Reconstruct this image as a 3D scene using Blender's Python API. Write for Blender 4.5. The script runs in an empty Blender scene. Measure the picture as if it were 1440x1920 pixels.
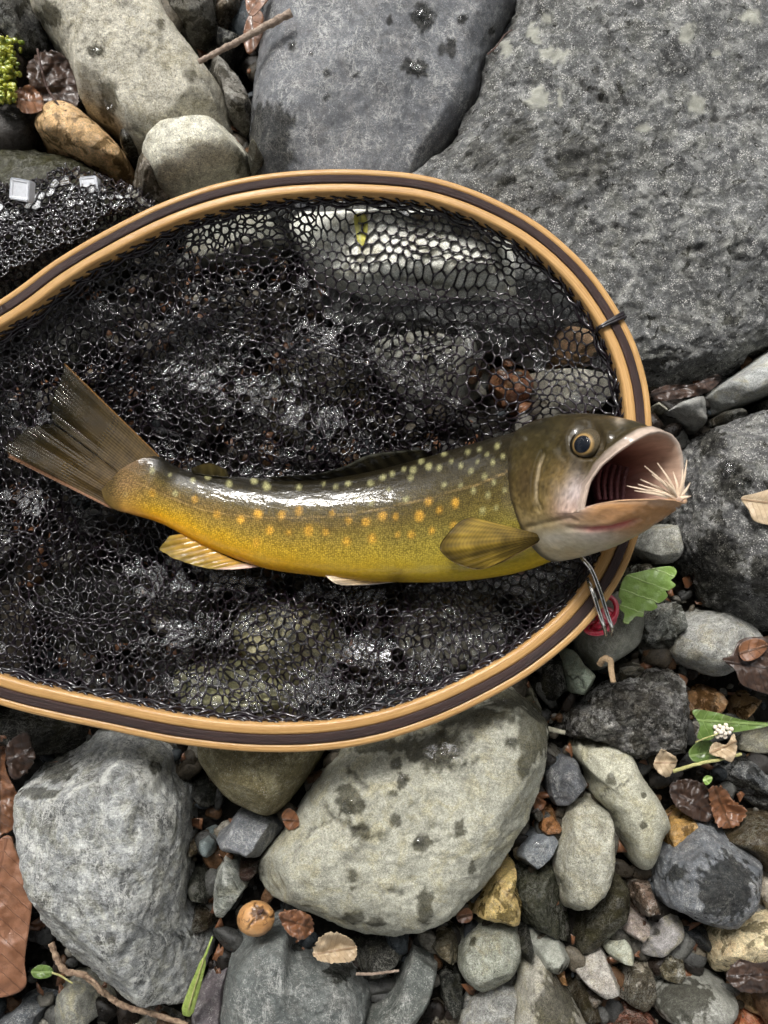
import bpy, bmesh, math, random
import numpy as np
from mathutils import Vector
from mathutils.bvhtree import BVHTree

random.seed(7)
SC = bpy.context.scene
COL = SC.collection

# ------------------------------------------------------------------ camera
FPX = 1544.0                      # focal length in photograph pixels (1440 x 1920)
TILT = math.radians(6.0)
TARGET = np.array([0.0, 0.0, 0.055])
FWD = np.array([0.0, math.sin(TILT), -math.cos(TILT)])
UPV = np.array([0.0, math.cos(TILT), math.sin(TILT)])
CAM = TARGET - 0.326 * FWD
cam_data = bpy.data.cameras.new('camera')
cam = bpy.data.objects.new('camera', cam_data)
COL.objects.link(cam)
cam.location = CAM
cam.rotation_euler = (TILT, 0, 0)
cam_data.sensor_fit = 'VERTICAL'
cam_data.sensor_height = 36.0
cam_data.lens = 36.0 * FPX / 1920.0
cam_data.clip_start = 0.01
cam_data.clip_end = 200.0
cam_data.dof.use_dof = True
cam_data.dof.focus_distance = 0.325
cam_data.dof.aperture_fstop = 15.0
SC.camera = cam

# ------------------------------------------------------------------ light
SUN_ELEV, SUN_AZ = math.radians(50), math.radians(-22)   # azimuth from +Y (top of the picture) towards +X
world = bpy.data.worlds.new('World')
SC.world = world
world.use_nodes = True
wn = world.node_tree
wn.nodes.clear()
sky = wn.nodes.new('ShaderNodeTexSky')
sky.sky_type = 'NISHITA'
sky.sun_disc = False
sky.sun_elevation = SUN_ELEV
sky.sun_rotation = SUN_AZ
sky.air_density = 1.0
sky.dust_density = 6.0
hs = wn.nodes.new('ShaderNodeHueSaturation')
hs.inputs['Saturation'].default_value = 0.12          # clouded sky: nearly colourless
bg = wn.nodes.new('ShaderNodeBackground')
bg.inputs['Strength'].default_value = 0.145
wo = wn.nodes.new('ShaderNodeOutputWorld')
wn.links.new(sky.outputs[0], hs.inputs['Color'])
wn.links.new(hs.outputs[0], bg.inputs['Color'])
wn.links.new(bg.outputs[0], wo.inputs['Surface'])
sun_data = bpy.data.lights.new('sun', 'SUN')
sun_data.energy = 1.1
sun_data.angle = math.radians(10)
sun_data.color = (1.0, 0.965, 0.91)
sun = bpy.data.objects.new('sun', sun_data)
COL.objects.link(sun)
sd = Vector((math.sin(SUN_AZ) * math.cos(SUN_ELEV), math.cos(SUN_AZ) * math.cos(SUN_ELEV), math.sin(SUN_ELEV)))
sun.rotation_euler = sd.to_track_quat('Z', 'Y').to_euler()
sun.location = sd * 3

SC.view_settings.view_transform = 'Standard'
SC.view_settings.look = 'None'
SC.view_settings.gamma = 1.0
SC.view_settings.exposure = 1.55
SC.view_settings.use_curve_mapping = False
SC.cycles.use_denoising = True
SC.cycles.max_bounces = 8
SC.cycles.transparent_max_bounces = 24

# ------------------------------------------------------------------ numeric helpers
RIGHT = np.array([1.0, 0, 0])

def P(px, py, z):
    """point at height z under photograph pixel (px, py); arrays allowed"""
    px = np.asarray(px, float); py = np.asarray(py, float); z = np.asarray(z, float)
    d = FWD + (px[..., None] - 720) / FPX * RIGHT + (960 - py[..., None]) / FPX * UPV
    t = (z - CAM[2]) / d[..., 2]
    return CAM + d * t[..., None]

def proj(p):
    q = np.asarray(p, float) - CAM
    dz = q @ FWD
    return 720 + FPX * (q @ RIGHT) / dz, 960 - FPX * (q @ UPV) / dz

def lin(c):
    c = np.asarray(c, float) / 255.0
    return np.where(c <= 0.04045, c / 12.92, ((c + 0.055) / 1.055) ** 2.4)

_rs = np.random.RandomState(11)
_perm = np.concatenate([_rs.permutation(256)] * 3)
_grad = _rs.normal(size=(256, 3))
_grad /= np.linalg.norm(_grad, axis=1)[:, None]

def perlin(p):
    p = np.asarray(p, float)
    f = np.floor(p); i = f.astype(int) & 255; f = p - f
    u = f * f * f * (f * (f * 6 - 15) + 10)
    out = 0
    for dx in (0, 1):
        wx = u[:, 0] if dx else 1 - u[:, 0]
        for dy in (0, 1):
            wy = u[:, 1] if dy else 1 - u[:, 1]
            for dz in (0, 1):
                wz = u[:, 2] if dz else 1 - u[:, 2]
                h = _perm[_perm[_perm[(i[:, 0] + dx) & 255] + ((i[:, 1] + dy) & 255)] + ((i[:, 2] + dz) & 255)]
                g = _grad[h]
                out = out + wx * wy * wz * (g[:, 0] * (f[:, 0] - dx) + g[:, 1] * (f[:, 1] - dy) + g[:, 2] * (f[:, 2] - dz))
    return out * 1.5

def fbm(p, oct=4, gain=0.5, ridged=False):
    a, s, out = 1.0, 1.0, 0
    for k in range(oct):
        n = perlin(p * s + 17.3 * k)
        if ridged:
            n = 0.5 - np.abs(n) * 1.6
        out = out + a * n
        a *= gain; s *= 2.03
    return out

def spline(pts, n, closed=False, tension=0.5):
    """Catmull-Rom through pts, n samples evenly spread by length"""
    pts = np.asarray(pts, float)
    m = len(pts)
    seg = m if closed else m - 1
    ext = np.vstack([pts[-1], pts, pts[0], pts[1]]) if closed else np.vstack([2 * pts[0] - pts[1], pts, 2 * pts[-1] - pts[-2]])
    t = np.linspace(0, 1, 12, endpoint=False)[:, None]
    out = []
    for k in range(seg):
        p0, p1, p2, p3 = ext[k], ext[k + 1], ext[k + 2], ext[k + 3]
        m1, m2 = (p2 - p0) * tension, (p3 - p1) * tension
        out.append((2 * t**3 - 3 * t**2 + 1) * p1 + (t**3 - 2 * t**2 + t) * m1 + (-2 * t**3 + 3 * t**2) * p2 + (t**3 - t**2) * m2)
    out = np.vstack(out + [pts[:1] if closed else pts[-1:]])
    d = np.concatenate([[0], np.cumsum(np.linalg.norm(np.diff(out, axis=0), axis=1))])
    s = np.linspace(0, d[-1], n, endpoint=not closed)
    return np.stack([np.interp(s, d, out[:, k]) for k in range(out.shape[1])], axis=1)

def smooth(x, a, b):
    t = np.clip((x - a) / (b - a), 0, 1)
    return t * t * (3 - 2 * t)

def seg_dist(x, y, line):
    """distance (and position along 0..1) of points to a polyline"""
    best = np.full(np.shape(x), 1e9); pos = np.zeros(np.shape(x)); n = len(line) - 1
    for k in range(n):
        (ax, ay), (bx, by) = line[k], line[k + 1]
        dx, dy = bx - ax, by - ay
        t = np.clip(((x - ax) * dx + (y - ay) * dy) / (dx * dx + dy * dy + 1e-9), 0, 1)
        d = np.hypot(x - ax - t * dx, y - ay - t * dy)
        c = d < best
        best = np.where(c, d, best); pos = np.where(c, (k + t) / n, pos)
    return best, pos

def inside(x, y, poly):
    poly = np.asarray(poly, float)
    r = np.zeros(np.shape(x), bool)
    n = len(poly)
    for k in range(n):
        x1, y1 = poly[k]; x2, y2 = poly[(k + 1) % n]
        c = ((y1 > y) != (y2 > y)) & (x < (x2 - x1) * (y - y1) / (y2 - y1 + 1e-12) + x1)
        r ^= c
    return r

# ------------------------------------------------------------------ object helpers
def tag(o, label=None, cat=None, group=None, kind=None):
    if label: o['label'] = label
    if cat: o['category'] = cat
    if group: o['group'] = group
    if kind: o['kind'] = kind
    return o

def mk(name, verts, faces, mat, parent=None, origin=None, smooth_shade=True, colors=None, floats=None, uv=None):
    """one mesh object; faces is an (n,3) or (n,4) array or a list of tuples; verts in world coordinates"""
    verts = np.asarray(verts, float)
    if parent is not None:
        origin = np.array(parent['_o'])
    elif origin is None:
        origin = np.array([verts[:, 0].mean(), verts[:, 1].mean(), verts[:, 2].min()])
    me = bpy.data.meshes.new(name)
    v = verts - origin
    if isinstance(faces, np.ndarray):
        k = faces.shape[1]
        me.vertices.add(len(v)); me.vertices.foreach_set('co', v.astype(np.float32).ravel())
        me.loops.add(faces.size); me.loops.foreach_set('vertex_index', faces.astype(np.int32).ravel())
        me.polygons.add(len(faces))
        me.polygons.foreach_set('loop_start', np.arange(0, faces.size, k, dtype=np.int32))
        me.polygons.foreach_set('loop_total', np.full(len(faces), k, dtype=np.int32))
        me.update(calc_edges=True)
    else:
        me.from_pydata(v.tolist(), [], [tuple(f) for f in faces])
    me.polygons.foreach_set('use_smooth', np.full(len(me.polygons), smooth_shade))
    if colors is not None:
        for nm, c in colors.items():
            c = np.asarray(c, np.float32)
            if c.shape[1] == 3: c = np.hstack([c, np.ones((len(c), 1), np.float32)])
            me.attributes.new(nm, 'FLOAT_COLOR', 'POINT').data.foreach_set('color', c.ravel())
    if floats is not None:
        for nm, c in floats.items():
            me.attributes.new(nm, 'FLOAT', 'POINT').data.foreach_set('value', np.asarray(c, np.float32))
    if uv is not None:
        me.attributes.new('puv', 'FLOAT_VECTOR', 'POINT').data.foreach_set(
            'vector', np.hstack([np.asarray(uv, np.float32), np.zeros((len(uv), 1), np.float32)]).ravel())
    if mat: me.materials.append(mat)
    me.update()
    o = bpy.data.objects.new(name, me)
    COL.objects.link(o)
    if parent is not None:
        o.parent = parent
        if parent.type == 'MESH': o.matrix_parent_inverse.identity()
    else:
        o.location = origin
    o['_o'] = [float(a) for a in origin]
    return o

def empty(name, loc):
    o = bpy.data.objects.new(name, None)
    COL.objects.link(o)
    o.location = loc
    o.empty_display_size = 0.01
    o['_o'] = [float(a) for a in loc]
    return o

def grid_faces(n, m, wrap_m=False, wrap_n=False):
    """quads of an n x m vertex grid (row-major)"""
    ii = np.arange(n if wrap_n else n - 1); jj = np.arange(m if wrap_m else m - 1)
    I, J = np.meshgrid(ii, jj, indexing='ij')
    I2, J2 = (I + 1) % n, (J + 1) % m
    return np.stack([I * m + J, I2 * m + J, I2 * m + J2, I * m + J2], -1).reshape(-1, 4)

def tube(path, rad, sides=10, closed=False, squash=1.0, caps=True):
    path = np.asarray(path, float); n = len(path)
    rad = np.broadcast_to(np.asarray(rad, float), (n,))
    T = np.roll(path, -1, 0) - np.roll(path, 1, 0) if closed else np.gradient(path, axis=0)
    T = T / (np.linalg.norm(T, axis=1)[:, None] + 1e-12)
    up = np.tile([0, 0, 1.0], (n, 1))
    up[np.abs(T[:, 2]) > 0.95] = [1.0, 0, 0]
    S = np.cross(T, up); S /= np.linalg.norm(S, axis=1)[:, None]
    U = np.cross(S, T)
    a = np.linspace(0, 2 * np.pi, sides, endpoint=False)
    v = path[:, None] + rad[:, None, None] * (np.cos(a)[None, :, None] * S[:, None] + squash * np.sin(a)[None, :, None] * U[:, None])
    v = v.reshape(-1, 3)
    f = grid_faces(n, sides, True, closed)
    if caps and not closed:
        v = np.vstack([v, path[:1], path[-1:]])
        c0, c1 = len(v) - 2, len(v) - 1
        j = np.arange(sides); j2 = (j + 1) % sides
        f = np.vstack([f, np.stack([np.full(sides, c0), j, j2, np.full(sides, c0)], -1)[:, [0, 1, 2, 2]],
                       np.stack([np.full(sides, c1), (n - 1) * sides + j2, (n - 1) * sides + j, np.full(sides, c1)], -1)[:, [0, 1, 2, 2]]])
        f = [tuple(dict.fromkeys(q)) for q in f.tolist()]
    return v, f

def join(parts):
    vs, fs, off = [], [], 0
    for v, f in parts:
        vs.append(v)
        if isinstance(f, np.ndarray): f = f.tolist()
        fs += [tuple(i + off for i in q) for q in f]
        off += len(v)
    return np.vstack(vs), fs

# ------------------------------------------------------------------ material helpers
class NT:
    def __init__(self, name):
        self.m = bpy.data.materials.new(name); self.m.use_nodes = True
        self.t = self.m.node_tree; self.t.nodes.clear()
        self.out = self.t.nodes.new('ShaderNodeOutputMaterial')
    def n(self, typ, **kw):
        x = self.t.nodes.new('ShaderNode' + typ)
        for k, v in kw.items(): setattr(x, k, v)
        return x
    def set(self, sock, v):
        if isinstance(v, bpy.types.NodeSocket): self.t.links.new(v, sock)
        elif v is not None:
            if isinstance(v, (tuple, list, np.ndarray)):
                v = tuple(float(a) for a in v)
                if len(sock.default_value) == 4 and len(v) == 3: v = v + (1.0,)
            sock.default_value = v
    def math(self, op, a, b=None, c=None, clamp=False):
        x = self.n('Math', operation=op, use_clamp=clamp)
        for s, v in zip(x.inputs, (a, b, c)): self.set(s, v)
        return x.outputs[0]
    def vmath(self, op, a, b=None, scale=None):
        x = self.n('VectorMath', operation=op)
        self.set(x.inputs[0], a)
        if b is not None: self.set(x.inputs[1], b)
        if scale is not None: self.set(x.inputs['Scale'], scale)
        return x.outputs[0]
    def noise(self, vec, scale, detail=4, rough=0.55, dist=0.0):
        x = self.n('TexNoise')
        self.set(x.inputs['Vector'], vec)
        for k, v in (('Scale', scale), ('Detail', detail), ('Roughness', rough), ('Distortion', dist)): x.inputs[k].default_value = v
        return x.outputs['Fac']
    def voro(self, vec, scale, feature='F1', out='Distance', rand=1.0):
        x = self.n('TexVoronoi', feature=feature)
        self.set(x.inputs['Vector'], vec); x.inputs['Scale'].default_value = scale
        x.inputs['Randomness'].default_value = rand
        return x.outputs[out]
    def rng(self, v, a, b, c=0.0, d=1.0, smoothstep=False):
        x = self.n('MapRange', interpolation_type='SMOOTHSTEP' if smoothstep else 'LINEAR')
        for s, q in zip(x.inputs, (v, a, b, c, d)): self.set(s, q)
        return x.outputs[0]
    def mix(self, fac, a, b, mode='MIX'):
        x = self.n('Mix', data_type='RGBA', blend_type=mode, clamp_factor=True)
        self.set(x.inputs[0], fac); self.set(x.inputs[6], a); self.set(x.inputs[7], b)
        return x.outputs[2]
    def attr(self, name, out='Fac'):
        return self.n('Attribute', attribute_name=name).outputs[out]
    def bump(self, h, strength=0.5, dist=0.0003, normal=None):
        x = self.n('Bump')
        x.inputs['Strength'].default_value = strength; x.inputs['Distance'].default_value = dist
        self.set(x.inputs['Height'], h)
        if normal is not None: self.set(x.inputs['Normal'], normal)
        return x.outputs[0]
    def bsdf(self, color, rough=0.5, normal=None, **kw):
        x = self.n('BsdfPrincipled')
        self.set(x.inputs['Base Color'], color); self.set(x.inputs['Roughness'], rough)
        if normal is not None: self.set(x.inputs['Normal'], normal)
        for k, v in kw.items(): self.set(x.inputs[k.replace('_', ' ')], v)
        return x.outputs[0]
    def done(self, sh):
        self.t.links.new(sh, self.out.inputs['Surface'])
        return self.m
    def mm(self):
        """object coordinates in millimetres, shifted by a per-object random amount"""
        tc = self.n('TexCoord').outputs['Object']
        r = self.n('ObjectInfo').outputs['Random']
        off = self.n('CombineXYZ')
        self.set(off.inputs[0], self.math('MULTIPLY', r, 517.0)); self.set(off.inputs[1], self.math('MULTIPLY', r, 229.0))
        return self.vmath('ADD', self.vmath('SCALE', tc, scale=1000.0), off.outputs[0])
# ------------------------------------------------------------------ stone materials
def stone_mat(name, grain=0.5, specks=0.3, dark_specks=0.3, vein=0.0, mottle=0.4, tint=None, tint_amt=0.0,
              rough=0.7, wet=0.0, bump=0.5, lines=0.0, light=0.3, dark=0.3, spec=0.22, pscale=1.0):
    t = NT(name)
    v = t.mm()
    base = t.n('ObjectInfo').outputs['Color']
    big = t.noise(v, 0.045, 5, 0.6, 0.4)
    med = t.noise(v, 0.30, 8, 0.72, 0.3)
    fine = t.noise(v, 1.1, 6, 0.78)
    gr = t.noise(v, 3.0, 3, 0.7)
    f = t.rng(big, 0.3, 0.7, 1 - mottle * 0.6, 1 + mottle * 0.6)
    f = t.math('MULTIPLY', f, t.rng(med, 0.32, 0.68, 1 - mottle, 1 + mottle))
    f = t.math('MULTIPLY', f, t.rng(fine, 0.32, 0.68, 1 - grain * 1.0, 1 + grain * 1.0))
    f = t.math('MULTIPLY', f, t.rng(gr, 0.32, 0.68, 1 - grain * 1.15, 1 + grain * 1.15))
    cf = t.n('CombineXYZ')
    for k in range(3): t.set(cf.inputs[k], f)
    c = t.mix(1.0, base, cf.outputs[0], 'MULTIPLY')
    if tint is not None:
        tm = t.rng(t.noise(v, 0.10, 8, 0.72, 0.8), 0.46, 0.64, 0, tint_amt, True)
        c = t.mix(tm, c, t.mix(1.0, tint, cf.outputs[0], 'MULTIPLY'))
    if dark:
        dk = t.rng(t.noise(v, 0.16 * pscale, 9, 0.76, 0.9), 0.52, 0.61, 0, dark, True)
        c = t.mix(dk, c, t.mix(1.0, c, (0.28, 0.28, 0.28), 'MULTIPLY'))
    if light:
        lk = t.rng(t.noise(v, 0.21 * pscale, 9, 0.78, 0.6), 0.51, 0.60, 0, light, True)
        c = t.mix(lk, c, t.mix(0.45, t.mix(1.0, c, (1.9, 1.9, 1.85), 'MULTIPLY'), (0.6, 0.6, 0.56)))
    if dark_specks:
        dv = t.voro(v, 1.0)
        dm = t.math('MULTIPLY', t.rng(dv, 0.2, 0.36, 1, 0, True), t.rng(t.noise(v, 0.4, 4), 0.46, 0.6, 0, dark_specks))
        c = t.mix(dm, c, (0.018, 0.018, 0.018))
    if specks:
        sv = t.voro(v, 1.3)
        sm = t.math('MULTIPLY', t.rng(sv, 0.2, 0.42, 1, 0, True), t.rng(t.noise(v, 0.3, 5), 0.44, 0.6, 0, specks))
        c = t.mix(sm, c, (0.66, 0.65, 0.61))
    if vein:
        for sc_, st in ((0.14, (1.0, 0.45, 1.0)), (0.3, (0.5, 1.0, 1.0))):
            vv = t.noise(t.vmath('MULTIPLY', v, st), sc_, 6, 0.62, 1.2)
            vm = t.rng(t.math('ABSOLUTE', t.math('SUBTRACT', vv, 0.5)), 0.003, 0.022, vein, 0, True)
            vm = t.math('MULTIPLY', vm, t.rng(t.noise(v, 0.08, 4), 0.44, 0.58))
            c = t.mix(vm, c, (0.68, 0.68, 0.64))
    h = t.math('ADD', t.math('MULTIPLY', med, 1.5), t.math('ADD', t.math('MULTIPLY', fine, 0.8), t.math('MULTIPLY', gr, 0.25)))
    if lines:
        w = t.noise(t.vmath('MULTIPLY', v, (0.2, 2.0, 1.0)), 0.35, 5, 0.6, 0.5)
        h = t.math('ADD', h, t.math('MULTIPLY', w, lines))
    wa = t.attr('wet')
    wn_ = t.rng(t.noise(v, 0.13, 4, 0.6, 0.5), 0.62 - wet * 0.55, 0.68 - wet * 0.5, 0, 1, True) if wet > 0 else 0.0
    wm = t.math('MAXIMUM', wa, wn_, clamp=True)
    c = t.mix(t.math('MULTIPLY', wm, 0.9), c, t.mix(1.0, c, (0.2, 0.195, 0.175), 'MULTIPLY'))
    cr = t.attr('crack')
    c = t.mix(t.math('MULTIPLY', cr, 0.75), c, (0.018, 0.016, 0.013))
    li = t.attr('lichen')
    c = t.mix(li, c, (0.40, 0.40, 0.34))
    r = t.math('SUBTRACT', t.math('ADD', rough, t.math('MULTIPLY', t.math('SUBTRACT', fine, 0.5), 0.3)),
               t.math('MULTIPLY', wm, rough - 0.2))
    nb = t.n('Bump'); t.set(nb.inputs['Height'], h); nb.inputs['Distance'].default_value = 0.0012
    t.set(nb.inputs['Strength'], t.math('MULTIPLY', t.rng(wm, 0, 1, 1.0, 0.28), bump))
    return t.done(t.bsdf(c, r, nb.outputs[0], Specular_IOR_Level=t.rng(wm, 0, 1, spec, .09)))

OCHRE = (0.33, 0.20, 0.09); OLIVE = (0.13, 0.12, 0.05)
M = {}
M['granite'] = stone_mat('pale_speckled_stone', 0.45, 0.5, 0.6, 0.15, 0.3, (0.30, 0.26, 0.15), 0.5, 0.7, 0.0, 0.7, 0, .5, .45)
M['sand'] = stone_mat('sandy_grey_stone', 0.42, 0.3, 0.3, 0.0, 0.24, (0.34, 0.31, 0.19), 0.6, 0.72, 0.0, 0.45, 0, .2, .3)
M['slate'] = stone_mat('smooth_slate_stone', 0.3, 0.3, 0.2, 0.3, 0.22, (0.17, 0.13, 0.10), .12, 0.48, 0.0, 0.3, 0, .18, .35)
M['boulder'] = stone_mat('rough_boulder_stone', 0.6, 0.9, 0.7, 0.0, 0.5, (0.14, 0.14, 0.11), 0.4, 0.5, 0.05, 0.8, 0, .5, .85, .3, .45)
M['schist'] = stone_mat('veined_schist_stone', 0.45, 0.5, 0.45, 0.9, 0.5, (0.27, 0.26, 0.18), 0.5, 0.48, 0.0, .8, 0.9, 1.0, .9, .22, .5)
M['rough'] = stone_mat('rough_dark_stone', 0.5, 0.5, 0.4, 0.4, 0.5, (0.17, 0.15, 0.11), 0.45, 0.45, 0.25, 1.0, 0, .6, .6)
M['wet'] = stone_mat('wet_dark_stone', 0.4, 0.3, 0.3, 0.45, 0.5, OLIVE, 0.35, 0.4, 0.8, 0.8, 0, .4, .4)
M['ochre'] = stone_mat('ochre_stone', 0.35, 0.15, 0.4, 0.0, 0.35, OCHRE, 0.6, 0.5, 0.2, 0.8, 0, .4, .45)
M['damp'] = stone_mat('damp_pebble_stone', 0.5, 0.5, 0.5, 0.5, 0.55, (0.20, 0.16, 0.10), 0.5, 0.45, 0.4, 1.0, 0, .55, .7)

# marks seen on the stones: damp stains (x, y, rx, ry), cracks (polylines), lichen blots -- all in photograph pixels
WET = [(795, 28, 24, 26), (778, 127, 26, 18), (846, 90, 9, 20), (828, 90, 8, 12), (730, 40, 6, 10), (865, 35, 10, 10), (505, 240, 48, 52),
       (500, 300, 52, 46), (583, 98, 6, 6), (612, 180, 6, 6), (612, 138, 8, 7), (548, 85, 8, 8), (670, 143, 6, 6), (922, 57, 7, 9),
       (972, 255, 34, 46), (905, 283, 32, 32), (942, 332, 28, 13), (1088, 297, 62, 50), (912, 228, 8, 7),
       (822, 1408, 66, 40), (985, 1437, 17, 26), (1002, 1365, 32, 58), (960, 1394, 14, 13), (790, 1582, 20, 16), (742, 1540, 14, 12),
       (655, 1500, 24, 34), (797, 1702, 15, 40), (660, 1718, 24, 12), (706, 1727, 17, 10), (742, 1436, 14, 13), (755, 1466, 12, 16),
       (738, 1489, 9, 8), (862, 1552, 12, 17), (885, 1627, 9, 13), (660, 1641, 10, 12), (660, 1665, 8, 7), (682, 1560, 22, 16), (880, 1345, 70, 22),
       (960, 1310, 46, 20), (720, 1400, 60, 14), (1362, 1665, 58, 64), (1265, 1640, 20, 17), (1045, 1880, 42, 70), (1282, 1878, 56, 44),
       (1372, 905, 36, 46), (1342, 1065, 52, 76), (1425, 1080, 22, 44), (1335, 830, 30, 30), (97, 30, 26, 24), (180, 97, 22, 12),
       (203, 192, 18, 38), (357, 140, 12, 12), (300, 44, 10, 12), (1145, 1462, 10, 10), (1162, 1395, 6, 6), (1207, 1492, 6, 6), (1206, 1548, 10, 8),
       (560, 1775, 20, 9), (640, 1820, 30, 18), (886, 1765, 7, 9), (1230, 1748, 7, 7), (70, 1490, 34, 14), (290, 1440, 14, 12), (110, 1440, 34, 34),
       (1185, 1320, 60, 34), (1120, 1380, 50, 20)]
CRACKS = [([(940, -40), (962, 40), (930, 95), (905, 130), (888, 190), (870, 235), (838, 275), (800, 300)], 5, .8), ([(1080, 125), (1112, 172), (1152, 182), (1205, 192)], 4, .8),
          ([(1460, 178), (1392, 208), (1310, 226), (1282, 240)], 4, .9), ([(545, 272), (600, 262), (648, 254)], 3, .5), ([(680, 160), (692, 222)], 3, .5),
          ([(660, 10), (700, 60), (722, 112)], 3, .4), ([(1042, 402), (1092, 372), (1180, 330), (1200, 312)], 4, .6), ([(1062, 470), (1122, 500), (1180, 560)], 4, .6),
          ([(1250, 450), (1330, 470), (1380, 440)], 5, .7), ([(1120, 0), (1145, 40), (1150, 90)], 4, .7), ([(1360, 560), (1300, 520), (1290, 470)], 4, .5),
          ([(1200, 600), (1260, 590), (1330, 610)], 5, .5), ([(960, 470), (1010, 440), (1060, 380)], 4, .5), ([(1380, 60), (1330, 110), (1290, 130)], 4, .5),
          ([(1122, 1496), (1148, 1482), (1162, 1468), (1188, 1454)], 2.5, .9), ([(1142, 1502), (1160, 1548), (1172, 1580)], 2.5, .7),
          ([(544, 1612), (586, 1560), (622, 1545), (640, 1530)], 3, .8), ([(600, 1506), (618, 1528), (662, 1556), (692, 1562)], 5, 1.), ([(648, 1430), (682, 1476), (690, 1480)], 4, .9),
          ([(690, 1566), (680, 1590), (645, 1606), (690, 1622)], 3, .6), ([(718, 1668), (762, 1672)], 3, .8), ([(840, 1440), (880, 1470), (892, 1500)], 3, .4),
          ([(258, 112), (278, 92), (306, 66)], 3, .8), ([(215, 232), (262, 246), (284, 270)], 3, .8), ([(306, 214), (345, 216)], 3, .6),
          ([(1058, 1262), (1085, 1272), (1098, 1284)], 3, 1.), ([(350, 340), (362, 322)], 2.5, .6), ([(1278, 1838), (1285, 1870), (1280, 1900)], 2.5, .6),
          ([(600, 1840), (655, 1815), (690, 1850)], 3, .5), ([(1395, 1735), (1405, 1775), (1402, 1800)], 3, .6)]
LICHEN = [(1292, 55, 15, 18), (1002, 58, 14, 20), (950, 90, 12, 16), (1010, 178, 20, 28), (1050, 180, 8, 14), (1025, 25, 10, 12), (1310, 195, 14, 16), (1350, 90, 8, 5),
          (1210, 235, 16, 10), (1420, 20, 20, 14), (1040, 100, 26, 14)]

_ico = {}
def ico(n):
    if n not in _ico:
        bm = bmesh.new()
        bmesh.ops.create_icosphere(bm, subdivisions=n, radius=1.0)
        v = np.array([x.co[:] for x in bm.verts]); f = np.array([[q.index for q in x.verts] for x in bm.faces])
        bm.free()
        v /= np.linalg.norm(v, axis=1)[:, None]
        _ico[n] = (v, f)
    return _ico[n]

def shape_rock(poly, zb, h, level, seed, box=0.6, facets=9, cut=0.16, rough=1.0, tilt=(0, 0), freq=1.0, ridged=0.5, zdown=0.35):
    """closed stone whose plan follows poly (world xy) and whose top rises h above zb"""
    d, f = ico(level)
    rs = np.random.RandomState(seed)
    poly = spline(poly, 160, True)
    c = poly.mean(0)
    q = poly - c
    th = np.arctan2(q[:, 1], q[:, 0]); o = np.argsort(th)
    th, rad = th[o], np.hypot(q[:, 0], q[:, 1])[o]
    th = np.concatenate([th - 2 * np.pi, th, th + 2 * np.pi]); rad = np.tile(rad, 3)
    t = np.arctan2(d[:, 1], d[:, 0])
    R = np.interp(t, th, rad)
    cp = np.hypot(d[:, 0], d[:, 1]); sp = d[:, 2]
    e = 1 - box * 0.6
    # superellipse profile in the vertical plane
    k = 2.0 / e
    L = (np.abs(cp) ** k + np.abs(sp) ** k) ** (-1 / k)
    rr, zz = cp * L, sp * L
    size = rad.mean()
    x = c[0] + np.cos(t) * R * rr; y = c[1] + np.sin(t) * R * rr
    z = np.where(zz > 0, zz, zz * zdown)
    p = np.stack([(x - c[0]) / size, (y - c[1]) / size, z], 1)           # normalised space
    for _ in range(facets):
        n = rs.normal(size=3); n[2] = abs(n[2]) * 0.9 + 0.15; n /= np.linalg.norm(n)
        s = p @ n
        off = np.quantile(s, 1.0) * (1 - cut * rs.uniform(0.5, 1.6))
        ex = np.maximum(0, s - off)
        w = smooth(np.maximum(z, 0), 0.0, 0.35)
        p -= n * (ex * 0.92 * w)[:, None]
    hs_ = h / size
    pn = p * [1, 1, hs_] * freq + rs.uniform(-50, 50, 3)
    dd = d * [1, 1, 1.0]
    amp = rough * 0.05
    n1 = fbm(pn * 1.6, 3)
    n2 = fbm(pn * 5.0, 4, 0.55, ridged=True) - 0.3
    n3 = fbm(pn * 16.0, 3, 0.5)
    top = smooth(z, -0.1, 0.25)
    disp = amp * (n1 * 1.1 + ridged * n2 * 0.5 + n3 * 0.3)
    p[:, :2] += dd[:, :2] * disp[:, None]
    p[:, 2] += disp * np.maximum(dd[:, 2], 0) / max(hs_, 0.3) * 0.9
    p[:, 2] += (p[:, 0] * tilt[0] + p[:, 1] * tilt[1]) * top
    out = np.stack([c[0] + p[:, 0] * size, c[1] + p[:, 1] * size, zb + p[:, 2] * h], 1)
    return out, f

# raised edges between the faces of the big stones: (polyline px, height mm, reach px)
EDGES = [([(345, 1470), (300, 1500), (232, 1530), (226, 1620), (240, 1740), (300, 1860)], 6.0, 120), ([(90, 1470), (180, 1500), (240, 1500)], 2.5, 60), ([(560, 1600), (640, 1440), (760, 1400)], 0.0, 10),
         ([(640, 1440), (668, 1490), (700, 1545), (760, 1600)], 3.0, 46), ([(500, 1640), (600, 1690), (800, 1700), (900, 1560), (980, 1420)], 4.0, 120), ([(795, 1430), (800, 1580)], -1.5, 30),
         ([(960, 60), (1020, 180), (1000, 330), (1060, 470), (1180, 600)], 4.0, 150), ([(1300, -40), (1240, 160), (1330, 330), (1440, 400)], 4.0, 170), ([(1120, 520), (1240, 440), (1400, 470), (1500, 440)], 3.5, 110),
         ([(700, -60), (690, 120), (730, 300)], 2.0, 120), ([(1250, 1262), (1240, 1330), (1150, 1345), (1070, 1350)], 5.0, 60), ([(1290, 1560), (1330, 1620), (1330, 1720)], 2.5, 60), ([(1420, 820), (1390, 950), (1440, 1100)], 3.5, 90),
         ([(130, 0), (230, 110), (330, 230)], 2.5, 110), ([(500, 1760), (560, 1830), (660, 1850)], 3.5, 70)]

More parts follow.
